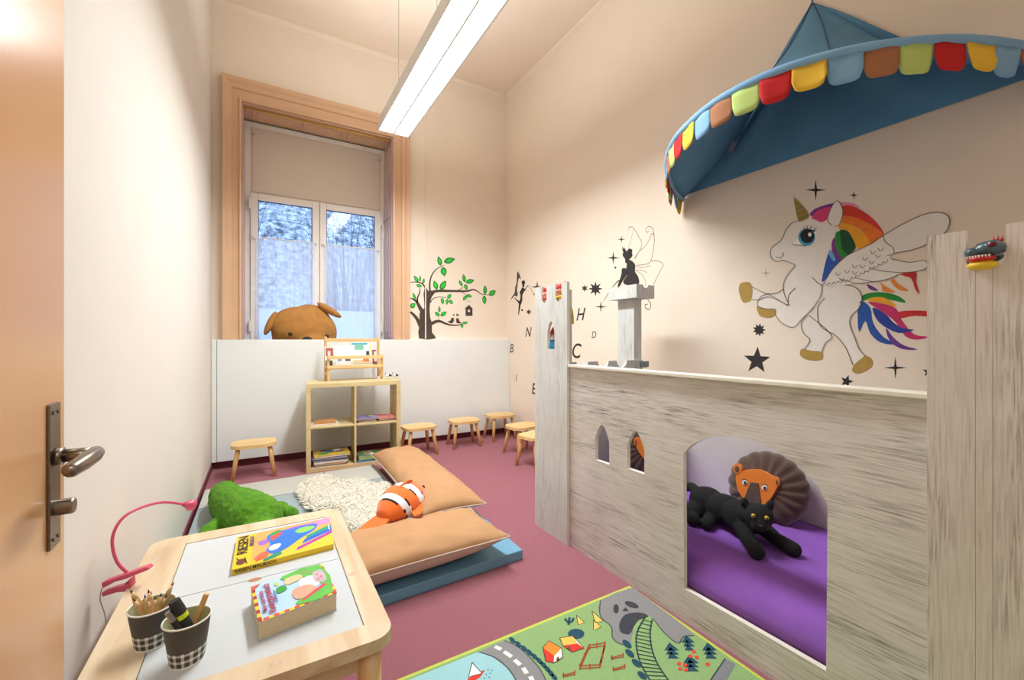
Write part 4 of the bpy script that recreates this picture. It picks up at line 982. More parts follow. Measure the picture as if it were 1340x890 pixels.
def stack(cx, cy, z, items, where):
    for i, (wx, wy, th, ang, colr, lab, ac, page) in enumerate(items):
        book(cx+R_.uniform(-.008, .008), cy+R_.uniform(-.006, .006), z, wx, wy, th, ang, colr, lab, page, where, accents=acc(R_, ac) if ac else ()); z += th+.0004
    return z
BW = ['#d94a2a', '#f0c23a', '#3b69b8', '#2f9a4a', '#ffffff', '#8a3a6a']
stack(.192, .12, ST, [(.25, .20, .012, .03, '#3a5f9a', 'blue book at the very bottom of the lower left shelf stack', 0, '#e9e2d2'), (.26, .21, .014, -.02, '#d08a3a', 'orange spined book second from bottom of the lower left shelf stack', 0, '#e9e2d2'), (.27, .20, .018, 0, '#e9e4d8', 'thick white book in the middle of the lower left shelf stack', 0, '#f4f0e6'),
      (.27, .21, .016, .04, '#26388c', 'dark blue book above the thick white one in the lower left stack', 0, '#d9d2c2'), (.28, .22, .016, -.02, '#2b3f99', 'dark blue book second from top of the lower left stack', 0, '#e9e2d2'), (.29, .22, .018, .05, '#d6b34a', 'colourful picture book on top of the lower left shelf stack', BW, '#e9e2d2')], 'picture books in the lower left shelf compartment')
stack(.51, .12, ST, [(.22, .22, .008, .06, '#4f90c0', 'thin light blue book at the bottom of the lower right stack', 0, '#e9e2d2'), (.21, .20, .009, -.05, '#2d3138', 'thin black book second in the lower right shelf stack', 0, '#e9e2d2'), (.19, .19, .020, .02, '#a5b86b', 'thick pale green book third in the lower right shelf stack', 0, '#c9d69a'), (.17, .17, .014, -.1, '#5f8a6a', 'green picture book on top of the lower right shelf stack', ['#8aa', '#3d5a4a', '#b9a26a', '#e8e2c8'][1:], '#e9e2d2')], 'picture books in the lower right shelf compartment')
book(.64, .20, ST, .10, .22, .012, .15, '#3c6f96', 'blue picture book leaning beside the lower right stack on the shelf', '#e9e2d2', 'picture books in the lower right shelf compartment', accents=acc(R_, ['#a8c8d8', '#203040', '#7fb0c0']))
zm = SH/2+.008
stack(.15, .12, zm, [(.22, .18, .012, .04, '#efe9dc', 'flat white book at the bottom of the upper left compartment', 0, '#e9e2d2'), (.17, .15, .010, -.05, '#d9a86a', 'tan book in the middle of the upper left compartment stack', 0, '#e0b98a'), (.165, .15, .012, -.03, '#d79a5c', 'small tan orange book on top in the upper left compartment', 0, '#e0b98a')], 'books in the upper left shelf compartment')
stack(.49, .12, zm, [(.16, .18, .016, .02, '#4a3328', 'brown edged book under the colourful one in the upper right compartment', 0, '#eadfc4'), (.17, .18, .012, -.02, '#c8a48a', 'pinkish book in the middle of the upper right left hand stack', 0, '#e9cfc0'), (.17, .18, .010, .04, '#8a86b8', 'colourful comic book on top of the upper right compartment stack', ['#c9d046', '#5a66b0', '#d06a7a', '#3a9a6a', '#ffffff'], '#e9e2d2')], 'books in the upper right shelf compartment')
stack(.655, .13, zm, [(.15, .18, .012, -.04, '#5a4438', 'brown book below the pink book in the upper right compartment', 0, '#d9c8a8'), (.15, .19, .010, .1, '#cf9a90', 'pale pink book between the brown and the coral books', 0, '#e9e2d2'), (.15, .19, .010, -.06, '#e07f7c', 'coral pink book on top at the right of the upper compartment', ['#f0a8a4', '#d86a6a'], '#f0d8d0')], 'books in the upper right shelf compartment')

# book stand on the shelf
st = []
def T(px, y): 
    r = ray(px, 0); return r.x/r.y*y
FY, RY = 4.10, 4.24
def post(x, y, z1, w_=.022, d_=.03, n='post'):
    bm = B(); box(bm, x-w_/2, x+w_/2, y-d_/2, y+d_/2, SH+.0005, z1); st.append(obj(n, bm, M_stoolleg, bevel=.006))
xl, xr = T(429.5, FY), T(499.5, FY); xlr, xrr = T(426, RY), T(495, RY)
post(xl, FY, .973); post(xr, FY, .982); post(xlr, RY, 1.148); post(xrr, RY, 1.145)
def rail(x0, y0, x1, y1, z0, z1, th=.014, n='rail'):
    bm = B(); a, b = Vector((x0, y0, 0)), Vector((x1, y1, 0)); d = (b-a).normalized(); s = Vector((-d.y, d.x, 0))*th/2
    for zz in (0,): slab(bm, [a-s+Vector((0, 0, z0)), b-s+Vector((0, 0, z0)), b+s+Vector((0, 0, z0)), a+s+Vector((0, 0, z0))], (0, 0, 1), z1-z0)
    st.append(obj(n, bm, M_stool, bevel=.002))
rail(xlr, RY-.012, xrr, RY-.012, 1.10, 1.132)
rail(xl-.01, FY-.02, xr+.01, FY-.02, .945, .975); rail(xl-.01, FY-.02, xr+.01, FY-.02, .862, .888)
rail(xl, FY+.02, xr, FY+.02, .855, .865, .06, 'ledge'); rail(xlr, RY-.02, xrr, RY-.02, .855, .865, .05, 'ledge')
for x0, x1 in ((xl, xlr), (xr, xrr)):
    bm = B(); slab(bm, [Vector((x0-.008, FY, .80)), Vector((x1-.008, RY, .80)), Vector((x1+.008, RY, .80)), Vector((x0+.008, FY, .80))], (0, 0, 1), .03); st.append(obj('side_rail', bm, M_stool))
root = empty('book_stand', ((xl+xr)/2, (FY+RY)/2, SH), 'small wooden book display stand on top of the cube shelf', 'book stand'); adopt(root, st)
# books standing in it
def standbook(px0, px1, ytop, ybot, Y, lab, base, decs):
    a, b = ony(px0, ybot, Y), ony(px1, ybot, Y); zt = ony((px0+px1)/2, ytop, Y).z
    zb = .866; x0, x1 = a.x, b.x; lean = .04
    root = empty('picture_book', ((x0+x1)/2, Y, zb), lab, 'book', 'picture books in the wooden display stand')
    bm = B(); h = zt-zb; w_ = (x1-x0)/2
    slab(bm, [(-w_, 0, 0), (w_, 0, 0), (w_, lean, h), (-w_, lean, h)], (0, 1, 0), .004); obj('cover', bm, mat('cover_'+base, base, .35, .04), root)
    bm = B(); slab(bm, [(-w_+.003, .0045, .002), (w_-.003, .0045, .002), (w_-.003, lean+.0045, h-.004), (-w_+.003, lean+.0045, h-.004)], (0, 1, 0), .006); obj('pages', bm, mat('pages_#e9e2d2', '#e9e2d2', .9), root)
    bm = B(); ms = []
    for i, (u0, u1, v0, v1, hc) in enumerate(decs):
        P = [(-w_+2*w_*u, lean*v-.0006-.0002*i, h*v) for u, v in ((u0, v0), (u1, v0), (u1, v1), (u0, v1))]; fill(bm, P, i); ms.append(paint(hc))
    if decs: obj('cover_picture', bm, ms, root)
standbook(425.5, 438, 454, 478, 4.13, 'red and brown patterned book furthest left in the display stand', '#efe4e0', [(.1, .9, .55, .95, '#a85a50'), (.3, .6, .5, .8, '#d8c8c4'), (.1, .8, .1, .35, '#4f5a2c'), (.5, .9, .0, .1, '#e07a6a')])
standbook(439.5, 460, 452, 478, 4.135, 'white book second from left in the display stand', '#f6f5f5', [(.0, 1, 0, .05, '#2f7a4a'), (.1, .4, .28, .42, '#8fa0c0'), (.6, .95, .28, .4, '#6a5a5a')])
standbook(461, 487, 449, 477, 4.14, 'pale teal book with a dark round figure in the display stand', '#d8eae6', [(.0, .8, .93, 1, '#3fa8b8'), (.15, .6, .72, .92, '#7fb8a0'), (.72, .88, .45, .66, '#2f3c4c'), (.9, .96, .4, 1, '#e8dc8a'), (.05, .95, .15, .30, '#f0c8a0'), (.55, .85, .22, .34, '#e07a3a')])
standbook(488, 493.5, 458, 477, 4.13, 'narrow dark red book furthest right in the display stand', '#8a4a4a', [(.4, 1, .3, .9, '#e8c8c8')])
# little black and white toy animals
def toy_cow(px, Y, label, s=1):
    p = ony(px, 480, Y); x = p.x; parts = []
    wh = mat('toy_white', '#f1f0ee', .4); 
    def bb(bm):
        ell(bm, (x, Y, SH+.030*s), (.024*s, .014*s, .014*s)); ell(bm, (x-.022*s, Y-.004, SH+.045*s), (.011*s, .009*s, .010*s))
        for dx in (-.015, .015):
            for dy in (-.007, .007): capsule(bm, (x+dx*s, Y+dy*s, SH+.025*s), (x+dx*s, Y+dy*s, SH+.006*s), .005*s, .005*s, 8)
    parts.append(blob('body', bb, wh, voxel=.0018, smooth=2))
    bm = B(); ell(bm, (x+.008*s, Y-.010*s, SH+.034*s), (.010*s, .006*s, .009*s)); ell(bm, (x-.024*s, Y-.010*s, SH+.051*s), (.005*s, .004*s, .005*s)); ell(bm, (x+.02*s, Y-.004*s, SH+.03*s), (.008*s, .010*s, .009*s)); ell(bm, (x-.010*s, Y-.009*s, SH+.028*s), (.005*s, .006*s, .005*s))
    parts.append(obj('black_patches', bm, M_black, smooth=True))
    root = empty('toy_animal', (x, Y, SH), label, 'toy', 'small black and white toy animals on the shelf'); adopt(root, parts)
toy_cow(508, 4.03, 'small white toy animal with black patches right of the book stand', 1.15); toy_cow(517, 4.04, 'small black and white toy animal nearest the shelf right corner', 1.1); toy_cow(497, 4.0, 'small dark toy animal in front of the book stand right post', .7)

# ------------------------------------------------------------------ stools
def make_stool():
    root = empty('childs_stool', (0, 0, 0), '', 'stool', 'childrens wooden stools')
    bm = B(); P = []
    for k in range(40):
        t = 2*PI*k/40; c_, s_ = math.cos(t), math.sin(t); P.append(Vector((.162*abs(c_)**.5*(1 if c_ >= 0 else -1)*(1-.04*abs(s_)), .130*abs(s_)**.42*(1 if s_ >= 0 else -1)*(1-.10*abs(c_)**2), .248)))
    slab(bm, P, (0, 0, 1), .028); obj('seat', bm, M_stool, root, bevel=.006, seg=3)
    for sx in (-1, 1):
        for sy in (-1, 1):
            bm = B(); ring_tube(bm, [(sx*.108, sy*.075, .250), (sx*.120, sy*.088, .18), (sx*.146, sy*.115, .0)], [.016, .018, .0135], 12); obj('leg', bm, M_stoolleg, root, smooth=True)
    return root
s0 = make_stool(); s0.location = (-.055, 4.12, 0); s0['label'] = 'wooden child stool standing alone left of the cube shelf'
for (px, py), rz, lab in (((548, 557), .05, 'wooden child stool just right of the cube shelf'), ((607, 549), -.08, 'wooden child stool in front of the white back panel, second from the shelf'), ((654, 542), .0, 'wooden child stool deep in the back right corner of the room'), ((684, 556), .12, 'wooden child stool by the right wall with its leg in front of the corner stool'), ((703, 568), .25, 'wooden child stool mostly hidden behind the far castle tower')):
    p = onz(px, py, .275); dup(s0, (min(p.x, 2.39), min(p.y, 4.29), 0), rz, lab)

# ------------------------------------------------------------------ play mats
def quadmat(name, P, z1, m_list, bands, label, seams=()):
    bm = B(); slab(bm, [Vector((*p, .001)) for p in P], (0, 0, 1), z1-.001, 0); o = obj('mat_core', bm, m_list[0], bevel=.006, seg=3); parts = [o]
    for h, Q in bands:
        bm = B(); fill(bm, [Vector((*q, z1+.0006)) for q in Q]); parts.append(obj('cover_band', bm, mat('vinyl_'+h, h, .5, .04, 5)))
    if seams:
        bm = B()
        for s_ in seams: ribbon(bm, [Vector((*q, z1+.0012)) for q in s_], .006, (0, 0, 1))
        parts.append(obj('seam', bm, mat('seam_dark', '#4a4a4c', .8)))
    nest(parts, 'mat_core', 'cover_band', 'seam')
    cx = sum(p[0] for p in P)/4; cy = sum(p[1] for p in P)/4
    root = empty(name, (cx, cy, 0), label, 'play mat'); adopt(root, parts)
m_vb = mat('vinyl_blue', '#6ba0bb', .45, .05, 5); m_vg = mat('vinyl_grey', '#9ca6a8', .5, .04, 5)
quadmat('gym_mat', [(-.352, 2.47), (.835, 2.52), (.832, 3.76), (-.352, 3.74)], .048, [m_vg], [('#bdbab0', [(-.345, 3.33), (.826, 3.36), (.826, 3.752), (-.345, 3.733)]), ('#9aa4a6', [(-.345, 2.95), (.66, 2.98), (.826, 3.0), (.826, 3.36), (-.345, 3.33)]), ('#9fd0b4', [(.60, 2.83), (.826, 2.83), (.826, 3.0), (.66, 2.98)]), ('#8fb6c8', [(-.345, 2.48), (.826, 2.53), (.826, 2.83), (.60, 2.83), (-.345, 2.80)])], 'grey banded folding gym mat lying in front of the cube shelf', [[(.43, 3.745), (.435, 3.60)], [(-.345, 3.33), (.826, 3.36)]])
quadmat('gym_mat', [(-.30, 1.78), (1.148, 1.845), (1.158, 2.445), (-.30, 2.44)], .05, [m_vb], [('#c7e2df', [(.7, 2.30), (1.15, 2.31), (1.151, 2.37), (.7, 2.37)]), ('#a6d0b4', [(.7, 2.37), (1.151, 2.37), (1.152, 2.438), (.7, 2.437)])], 'blue vinyl gym mat lying under the front long pillow')

# ------------------------------------------------------------------ long pillows
m_tan = mat('tan_cotton', '#b98c62', .9, .05, 6, .5, 30); m_beige = mat('beige_cotton', '#c9b2a4', .9, .06, 8, .4, 60)
def pillow(cx, cy, z, L_, W_, T_, rz, label, tilt=0, roll=0, seed=0, up=1.12):
    bm = B(); nx_, ny_ = 60, 28; idx = {}
    def pt(i, j, s):
        u, v = 2*i/nx_-1, 2*j/ny_-1
        h = (max(0, 1-abs(u)**5))**.55*(max(0, 1-abs(v)**2.6))**.62
        px_ = u*L_/2*(1-.05*(1-abs(v)**2)*0-.03*(1-v*v)*abs(u)**6); py_ = v*W_/2*(1-.09*(1-u*u)*abs(v)**6)
        wn = .012*noise.noise(Vector((u*5, v*2.5, seed)))+.009*noise.noise(Vector((u*13, v*4, seed+3)))+.004*noise.noise(Vector((u*30, v*8, seed+6)))+.004*math.sin(u*22+3*noise.noise(Vector((u*3, v*3, 5))))*abs(v)
        return Vector((px_, py_, s*h*T_/2*(up if s > 0 else 2-up)+(wn*h if s > 0 else 0)))
    for s in (1, -1):
        for i in range(nx_+1):
            for j in range(ny_+1):
                if s == -1 and (i in (0, nx_) or j in (0, ny_)): idx[(s, i, j)] = idx[(1, i, j)]; continue
                idx[(s, i, j)] = bm.verts.new(pt(i, j, s))
        for i in range(nx_):
            for j in range(ny_):
                f = bm.faces.new([idx[(s, a, b)] for a, b in ((i, j), (i+1, j), (i+1, j+1), (i, j+1))]); f.material_index = 0 if s == 1 else 1
    o = obj('floor_pillow', bm, [m_tan, m_beige], smooth=True); o.location = (cx, cy, z); o.rotation_euler = (roll, tilt, rz)
    bm = B(); loop = [pt(i, 0, 1) for i in range(nx_)]+[pt(nx_, j, 1) for j in range(ny_)]+[pt(i, ny_, 1) for i in range(nx_, 0, -1)]+[pt(0, j, 1) for j in range(ny_, -1, -1)]
    ring_tube(bm, loop, .004, 6, cap=False); obj('piping', bm, m_beige, o)
    tag(o, label, 'pillow'); return o
pillow(.985, 3.02, .135, 1.46, .40, .17, PI/2-.03, 'long tan floor pillow lying lengthwise beside the grey mat towards the stools', roll=0, seed=1)
pillow(.385, 2.00, .150, 1.32, .43, .165, .045, 'long tan and beige floor pillow lying on the blue mat behind the table', seed=9, up=.82)

# ------------------------------------------------------------------ sheepskin
m_fur = mat('sheepskin_wool', '#e6dece', .95, .10, 25)
shp = [onz(*q, .06) for q in ((390, 645), (402, 632), (425, 625), (445, 632), (470, 630), (490, 636), (502, 634), (512, 642), (516, 656), (530, 660), (520, 676), (500, 688), (475, 697), (452, 692), (448, 676), (440, 668), (410, 668), (400, 658))]
oc = catmull(shp, 4, True)
def inside(x, y, P):
    c = False; n = len(P)
    for i in range(n):
        a, b = P[i], P[i-1]
        if (a.y > y) != (b.y > y) and x < (b.x-a.x)*(y-a.y)/(b.y-a.y)+a.x: c = not c
    return c
bm = B(); slab(bm, [Vector((p.x, p.y, .051)) for p in oc], (0, 0, 1), .02)
rr = random.Random(5); cnt = 0
x0, x1 = min(p.x for p in oc), max(p.x for p in oc); y0, y1 = min(p.y for p in oc), max(p.y for p in oc)
while cnt < 9000:
    x, y = rr.uniform(x0, x1), rr.uniform(y0, y1)
    if not inside(x, y, oc): continue
    d = min(((x-p.x)**2+(y-p.y)**2)**.5 for p in oc)
    edge = max(0, 1-d/.05); ang = rr.uniform(0, 2*PI)
    cxm, cym = (x0+x1)/2, (y0+y1)/2; ov = Vector((x-cxm, y-cym, 0)).normalized()
    dirv = Vector((math.cos(ang)*.6, math.sin(ang)*.6, 1))*(1-edge)+(ov*1.0+Vector((0, 0, .15)))*edge
    hh = .03+.012*rr.random(); p0 = Vector((x, y, .064)); d1 = dirv.normalized()
    p1 = p0+d1*hh*.6; p2 = p1+Vector((d1.x+math.cos(ang+1)*.5, d1.y+math.sin(ang+1)*.5, d1.z*.3)).normalized()*hh*.5
    ring_tube(bm, [p0, p1, p2], [.0048, .0042, .0008], 4); cnt += 1
tag(rebase(obj('sheepskin', bm, m_fur, smooth=True)), 'cream fluffy sheepskin lying on the grey gym mat', 'sheepskin')

# ------------------------------------------------------------------ clownfish plush
fp = []
m_or = mat('orange_plush', '#ee6f1c', .9, .08, 20, .3, 160, sheen=.4); m_wp = mat('white_plush', '#eeeaf0', .9, .05, 20, .3, 160, sheen=.4); m_bp = mat('black_plush_trim', '#2a2222', .9)
# fish axis from tail to head
A = Vector((.53, 2.20, .215)); Hd = Vector((.775, 2.36, .275)); ax = (Hd-A).normalized(); side = Vector((-ax.y, ax.x, 0)).normalized(); upv = ax.cross(side); upv = upv if upv.z > 0 else -upv
def fp_(t, s, h): return A+ax*t+side*s+upv*h
Lf = (Hd-A).length
bm = B(); n = 24; ns = 30; rings = []
def rad(t): return .012+.088*math.sin(PI*min(1, (t*.88+.07)))**.8
band = []
for i in range(ns+1):
    t = i/ns; r = rad(t); c = A+ax*Lf*t+upv*.012*math.sin(PI*t)
    rings.append([bm.verts.new(c+side*r*1.15*math.cos(2*PI*k/n)+upv*r*.85*math.sin(2*PI*k/n)) for k in range(n)])
for i in range(ns):
    t = (i+.5)/ns
    for k in range(n):
        bend = .05*math.sin(2*PI*k/n)
        tt = t+bend
        mi = 1 if (.24 < tt < .34 or .56 < tt < .70) else (2 if (.225 < tt < .355 or .545 < tt < .715) else 0)
        f = bm.faces.new((rings[i][k], rings[i][(k+1) % n], rings[i+1][(k+1) % n], rings[i+1][k])); f.material_index = mi
bm.faces.new(rings[0]); bm.faces.new(rings[-1])
fp.append(obj('body', bm, [m_or, m_wp, m_bp], smooth=True))
def fin(P, th=.014):
    bm = B(); slab(bm, catmull(P, 5, True), upv if True else side, th); o = obj('fin', bm, m_or, bevel=.006, seg=3); fp.append(o)
fin([fp_(.02, .03, -.01), fp_(-.03, .055, -.015), fp_(-.13, .07, -.035), fp_(-.16, .02, -.04), fp_(-.12, -.05, -.035), fp_(-.04, -.05, -.015), fp_(.02, -.03, -.01)], .016)
fp[-1].name = 'tail_fin'
bm = B(); slab(bm, catmull([fp_(.10, -.01, .06), fp_(.13, -.015, .095), fp_(.20, -.02, .105), fp_(.24, -.01, .075), fp_(.18, 0, .06)], 5, True), side, .012); fp.append(obj('back_fin', bm, m_or, bevel=.004))
fin([fp_(.15, -.07, 0), fp_(.10, -.10, -.01), fp_(.08, -.14, -.02), fp_(.13, -.15, -.02), fp_(.19, -.10, 0)], .012)
bm = B(); 
for s_ in (-1, 1): ell(bm, fp_(Lf*.93, s_*.045, .025), .010)
fp.append(obj('eye', bm, m_bp, smooth=True))
root = empty('clownfish_plush', (.65, 2.3, .14), 'orange and white striped clownfish soft toy between the two long pillows', 'soft toy'); adopt(root, fp)

# ------------------------------------------------------------------ green crocodile plush
m_cro = mat('green_plush', '#5d9414', .95, .25, 26, .8, 60, col2='#44780e')
def bcro(bm):
    def cc(a, b, r0, r1): capsule(bm, (a[0]+.022, a[1], .052+r0), (b[0]+.022, b[1], .052+r1), r0, r1)
    cc((-.225, 3.40), (-.225, 3.25), .062, .085); cc((-.225, 3.25), (-.19, 3.02), .085, .10)
    cc((-.19, 3.02), (-.11, 2.80), .10, .118); cc((-.11, 2.80), (-.05, 2.60), .118, .128)
    cc((-.05, 2.60), (-.02, 2.42), .11, .085); cc((-.02, 2.42), (.0, 2.29), .075, .055)
    cc((.0, 2.86), (.07, 2.90), .055, .05); cc((.07, 2.90), (.125, 2.82), .045, .042)
    cc((-.20, 2.80), (-.25, 2.72), .06, .055); cc((-.25, 2.72), (-.285, 2.56), .055, .045)
cr_ = [blob('body', bcro, m_cro, voxel=.008, smooth=5, disp=(.016, .022))]
bm = B()
for s_ in (-1, 1): ell(bm, (-.035+s_*.045, 2.40, .215), .014)
cr_.append(obj('eye', bm, mat('grey_eye', '#a8b0a0', .2), smooth=True))
bm = B()
for k in range(3): ell(bm, (.140+.010*k, 2.785+.02*k, .085), (.012, .009, .009))
for k in range(3): ell(bm, (-.30+.018*k, 2.515, .085), (.009, .012, .009))
cr_.append(obj('claws', bm, mat('tan_claw', '#b89a80', .8), smooth=True))
nest(cr_, 'body', 'eye', 'claws', 'back_ridge'); root = empty('crocodile_plush', (-.08, 2.9, .05), 'green shaggy crocodile soft toy on the grey mat by the left wall', 'soft toy'); adopt(root, cr_)

# ------------------------------------------------------------------ bear head plush at the window
m_bear = mat('brown_bear_plush', '#b07a3c', .95, .15, 12, .4, 120)
bc = Vector((.345, 4.615, 1.19))
def bbear(bm):
    ell(bm, bc+Vector((.02, 0, .0)), (.295, .125, .25)); ell(bm, bc+Vector((-.04, -.02, .06)), (.24, .13, .19)); ell(bm, bc+Vector((.06, -.03, -.10)), (.19, .12, .13)); ell(bm, bc+Vector((.06, .02, .1)), (.2, .12, .18))
    box(bm, .10, .60, 4.56, 4.70, .865, 1.1)
bp_ = [blob('head', bbear, m_bear, voxel=.012, smooth=10)]
def ear(c, r, rot): 
    bm = B(); ell(bm, c, r, Matrix.Rotation(rot, 3, 'Y')); bp_.append(obj('ear', bm, m_bear, smooth=True))
pl = ony(354, 423, 4.57); prr = ony(431, 406, 4.58)
ear(pl, (.032, .05, .12), .40); ear(prr, (.13, .05, .035), .55)
for px, py in ((380, 437), (428, 440)):
    p = ony(px, py, 4.492); bm = B(); ell(bm, p, .018); bp_.append(obj('eye', bm, mat('glossy_dark_brown', '#2a1710', .2), smooth=True))
p = ony(402, 444, 4.475); bm = B(); ell(bm, p, (.042, .02, .026)); bp_.append(obj('nose', bm, M_black, smooth=True))
nest(bp_, 'head', 'ear', 'eye', 'nose'); root = empty('bear_plush', (.34, 4.64, .86), 'large brown bear soft toy peeking over the white panel in the window niche', 'soft toy'); adopt(root, bp_)

# ------------------------------------------------------------------ printed play rug
rug_m = {}; rug_list = []
def rm(h):
    if h not in rug_m:
        rug_m[h] = len(rug_list); rug_list.append(mat('rug_'+h, h, .95, .12, 260, .5, 330))
    return rug_m[h]
bm = B(); RZ = .008
RP = [(.30, -.38), (1.395, -.38), (1.432, 1.393), (.30, 1.393)]
slab(bm, [Vector((*p, .001)) for p in RP], (0, 0, 1), RZ-.001, rm('#c2cc56'))
fill(bm, [Vector((p[0]+(.012 if p[0] < 1 else -.012), p[1]+(.012 if p[1] < 0 else -.012), RZ+.0003)) for p in RP], rm('#8cad70'))
K = lambda a, b: (520+a/2.68, 740+b/2.68)
def rg(P, h, k, sm=0):
    Q = catmull([Vector((a, b, 0)) for a, b in P], sm, True) if sm else [Vector((a, b, 0)) for a, b in P]
    fill(bm, [onz(*K(q.x, q.y), RZ+.0003*(k+1)) for q in Q], rm(h))
def rs(P, h, k, w_, sm=4):
    Q = catmull([Vector((a, b, 0)) for a, b in P], sm) if sm and len(P) > 2 else [Vector((a, b, 0)) for a, b in P]
    ribbon(bm, [onz(*K(q.x, q.y), RZ+.0003*(k+1)) for q in Q], w_, (0, 0, 1), rm(h))
DK = '#1d4a5c'
rg([(40, 402), (285, 303), (335, 322), (380, 355), (415, 402), (440, 480), (440, 640), (-200, 640), (-200, 510)], '#9ccbd0', 1)
rg([(285, 303), (375, 263), (430, 290), (490, 350), (520, 402), (545, 480), (550, 640), (440, 640), (437, 480), (415, 402), (385, 358), (340, 322)], '#8b8b8c', 2)
rs([(285, 303), (340, 322), (385, 358), (415, 402), (437, 480)], '#4a4a4a', 3, .004); rs([(375, 263), (430, 290), (490, 350), (520, 402), (545, 480)], '#4a4a4a', 3, .004)
for a, b in (((342, 284), (364, 295)), ((374, 302), (401, 321)), ((411, 331), (431, 349)), ((441, 359), (454, 379)), ((466, 389), (476, 408))): rs([a, b], '#e6e6e2', 4, .016, 0)
for k in range(10):
    t = k/9; rg(ellipse2(403+145*t+14*math.sin(t*3), 262+130*t, 14, 8, 10, .8), DK, 3)
rg([(712, 122), (822, 79), (850, 98), (940, 162), (1042, 245), (1003, 250), (985, 273), (940, 240), (895, 185), (862, 172), (832, 200), (818, 275), (785, 276), (755, 255), (750, 215), (712, 178)], '#8a8888', 2, 2)
rs([(712, 122), (712, 178), (750, 215), (755, 255), (785, 276), (818, 275)], '#3c4048', 3, .004); rs([(895, 185), (940, 240), (985, 273), (1003, 250), (1042, 245)], '#3c4048', 3, .004)
rg([(778, 205), (800, 172), (850, 165), (880, 178), (848, 190), (828, 215), (815, 240), (785, 235)], '#3a3c46', 4, 3)
rg(ellipse2(767, 152, 10, 16), '#3a3c46', 4); rg(ellipse2(822, 138, 26, 10, 16, .35), '#3a3c46', 4); rg([(788, 160), (800, 146), (812, 161)], '#3a3c46', 4)
lr = [(868, 182), (842, 230), (838, 280), (852, 340), (885, 402), (930, 480)]; rr2 = [(893, 190), (886, 240), (893, 295), (915, 350), (950, 402), (1000, 470)]
rs(lr, '#2b3a40', 5, .005); rs(rr2, '#2b3a40', 5, .005)
cl = catmull([Vector((a, b, 0)) for a, b in lr], 4); c2 = catmull([Vector((a, b, 0)) for a, b in rr2], 4)
for a, b in zip(cl[1:], c2[1:]): rs([(a.x-4, a.y), (b.x+4, b.y)], '#2b3a40', 4, .004, 0)
for a, b in ((805, 275), (815, 308), (838, 342), (858, 385)): rg(ellipse2(a, b, 20, 10, 12, .7), DK, 5)
def outline(P, k, w_=.003): rs(list(P)+[P[0]], '#3a2420', k, w_, 0)
rg([(510, 288), (532, 264), (576, 290), (550, 318)], '#f08c2e', 3); rg([(510, 288), (550, 318), (548, 342), (520, 335)], '#d8382c', 3); rg([(550, 318), (576, 290), (580, 322), (548, 342)], '#f1ede6', 3); rg([(556, 328), (564, 318), (570, 332), (562, 338)], '#7a4a30', 4); outline([(510, 288), (532, 264), (576, 290), (580, 322), (548, 342), (520, 335)], 4)
rg(ellipse2(627, 240, 29, 18), DK, 2)
rg([(569, 254), (614, 247), (632, 274), (580, 281)], '#f2bf56', 3); rg([(580, 281), (632, 274), (655, 292), (612, 304)], '#d8382c', 3); rg([(614, 247), (655, 290), (632, 274)], '#f1ede6', 3); rg([(596, 286), (606, 285), (610, 297), (600, 298)], '#7a4a30', 4); outline([(569, 254), (614, 247), (655, 290), (612, 304), (580, 281)], 4)
for P in ([(628, 174), (656, 200), (634, 208)], [(682, 160), (723, 195), (694, 200)], [(688, 190), (714, 216), (688, 226)]): rg(P, '#f0c566', 3); outline(P, 4)
for P in ([(604, 182), (600, 208)], [(588, 186), (594, 196), (602, 198)], [(618, 184), (612, 196), (602, 200)]): rs(P, DK, 3, .010, 3)
for off in (0, 9): 
    for a, b in (((640, 352+off), (672, 280+off)), ((672, 280+off), (728, 272+off)), ((728, 272+off), (710, 348+off)), ((710, 348+off), (640, 352+off))): rs([a, b], '#a04a2c', 3, .005, 0)
for a, b in ((640, 345), (656, 308), (674, 275), (700, 270), (728, 266), (719, 305), (710, 340), (675, 345)): rs([(a, b), (a, b+20)], '#a04a2c', 4, .005, 0)
for (a, b) in ((772, 318), (777, 358), (602, 380)):
    rs([(a-22, b+6), (a+22, b-6)], '#a04a2c', 3, .005, 0); rs([(a-20, b-4), (a-20, b+14)], '#a04a2c', 3, .004, 0); rs([(a+20, b-12), (a+20, b+6)], '#a04a2c', 3, .004, 0); rs([(a-18, b+10), (a+20, b+2)], '#a04a2c', 3, .004, 0)
for a, b, s_ in ((962, 300, 1), (1020, 272, .9), (1030, 345, 1.05), (1095, 300, 1)):
    for q in range(3): rg([(a-8+10*q*.2, b-30*s_+q*16), (a-26*s_+q*6, b+q*14-2), (a+26*s_, b-2+q*14)], DK, 3)
for a, b in ((1040, 302), (1028, 318), (1050, 322), (988, 344), (992, 362), (1012, 366), (1088, 346), (1008, 350)): rg(ellipse2(a, b, 8, 6, 10), '#e2452f', 4)
rg([(1080, 430), (1150, 326), (1186, 346), (1140, 430)], '#7f8186', 2); rs([(1080, 430), (1150, 326)], '#3c4048', 3, .004, 0)
rg([(244, 398), (285, 374), (308, 366), (290, 392), (262, 410)], '#dc3a34', 3); rg([(262, 340), (296, 378), (250, 390)], '#f1efea', 4); outline([(262, 340), (296, 378), (250, 390)], 5)
for a, b in ((318, 366), (326, 378), (312, 382), (332, 368), (305, 395), (322, 392)): rg(ellipse2(a, b, 3, 2.4, 8), '#3f8ea8', 3)
tag(rebase(obj('play_rug', bm, rug_list)), 'green printed play rug with road, houses and railway in front of the castle', 'rug')

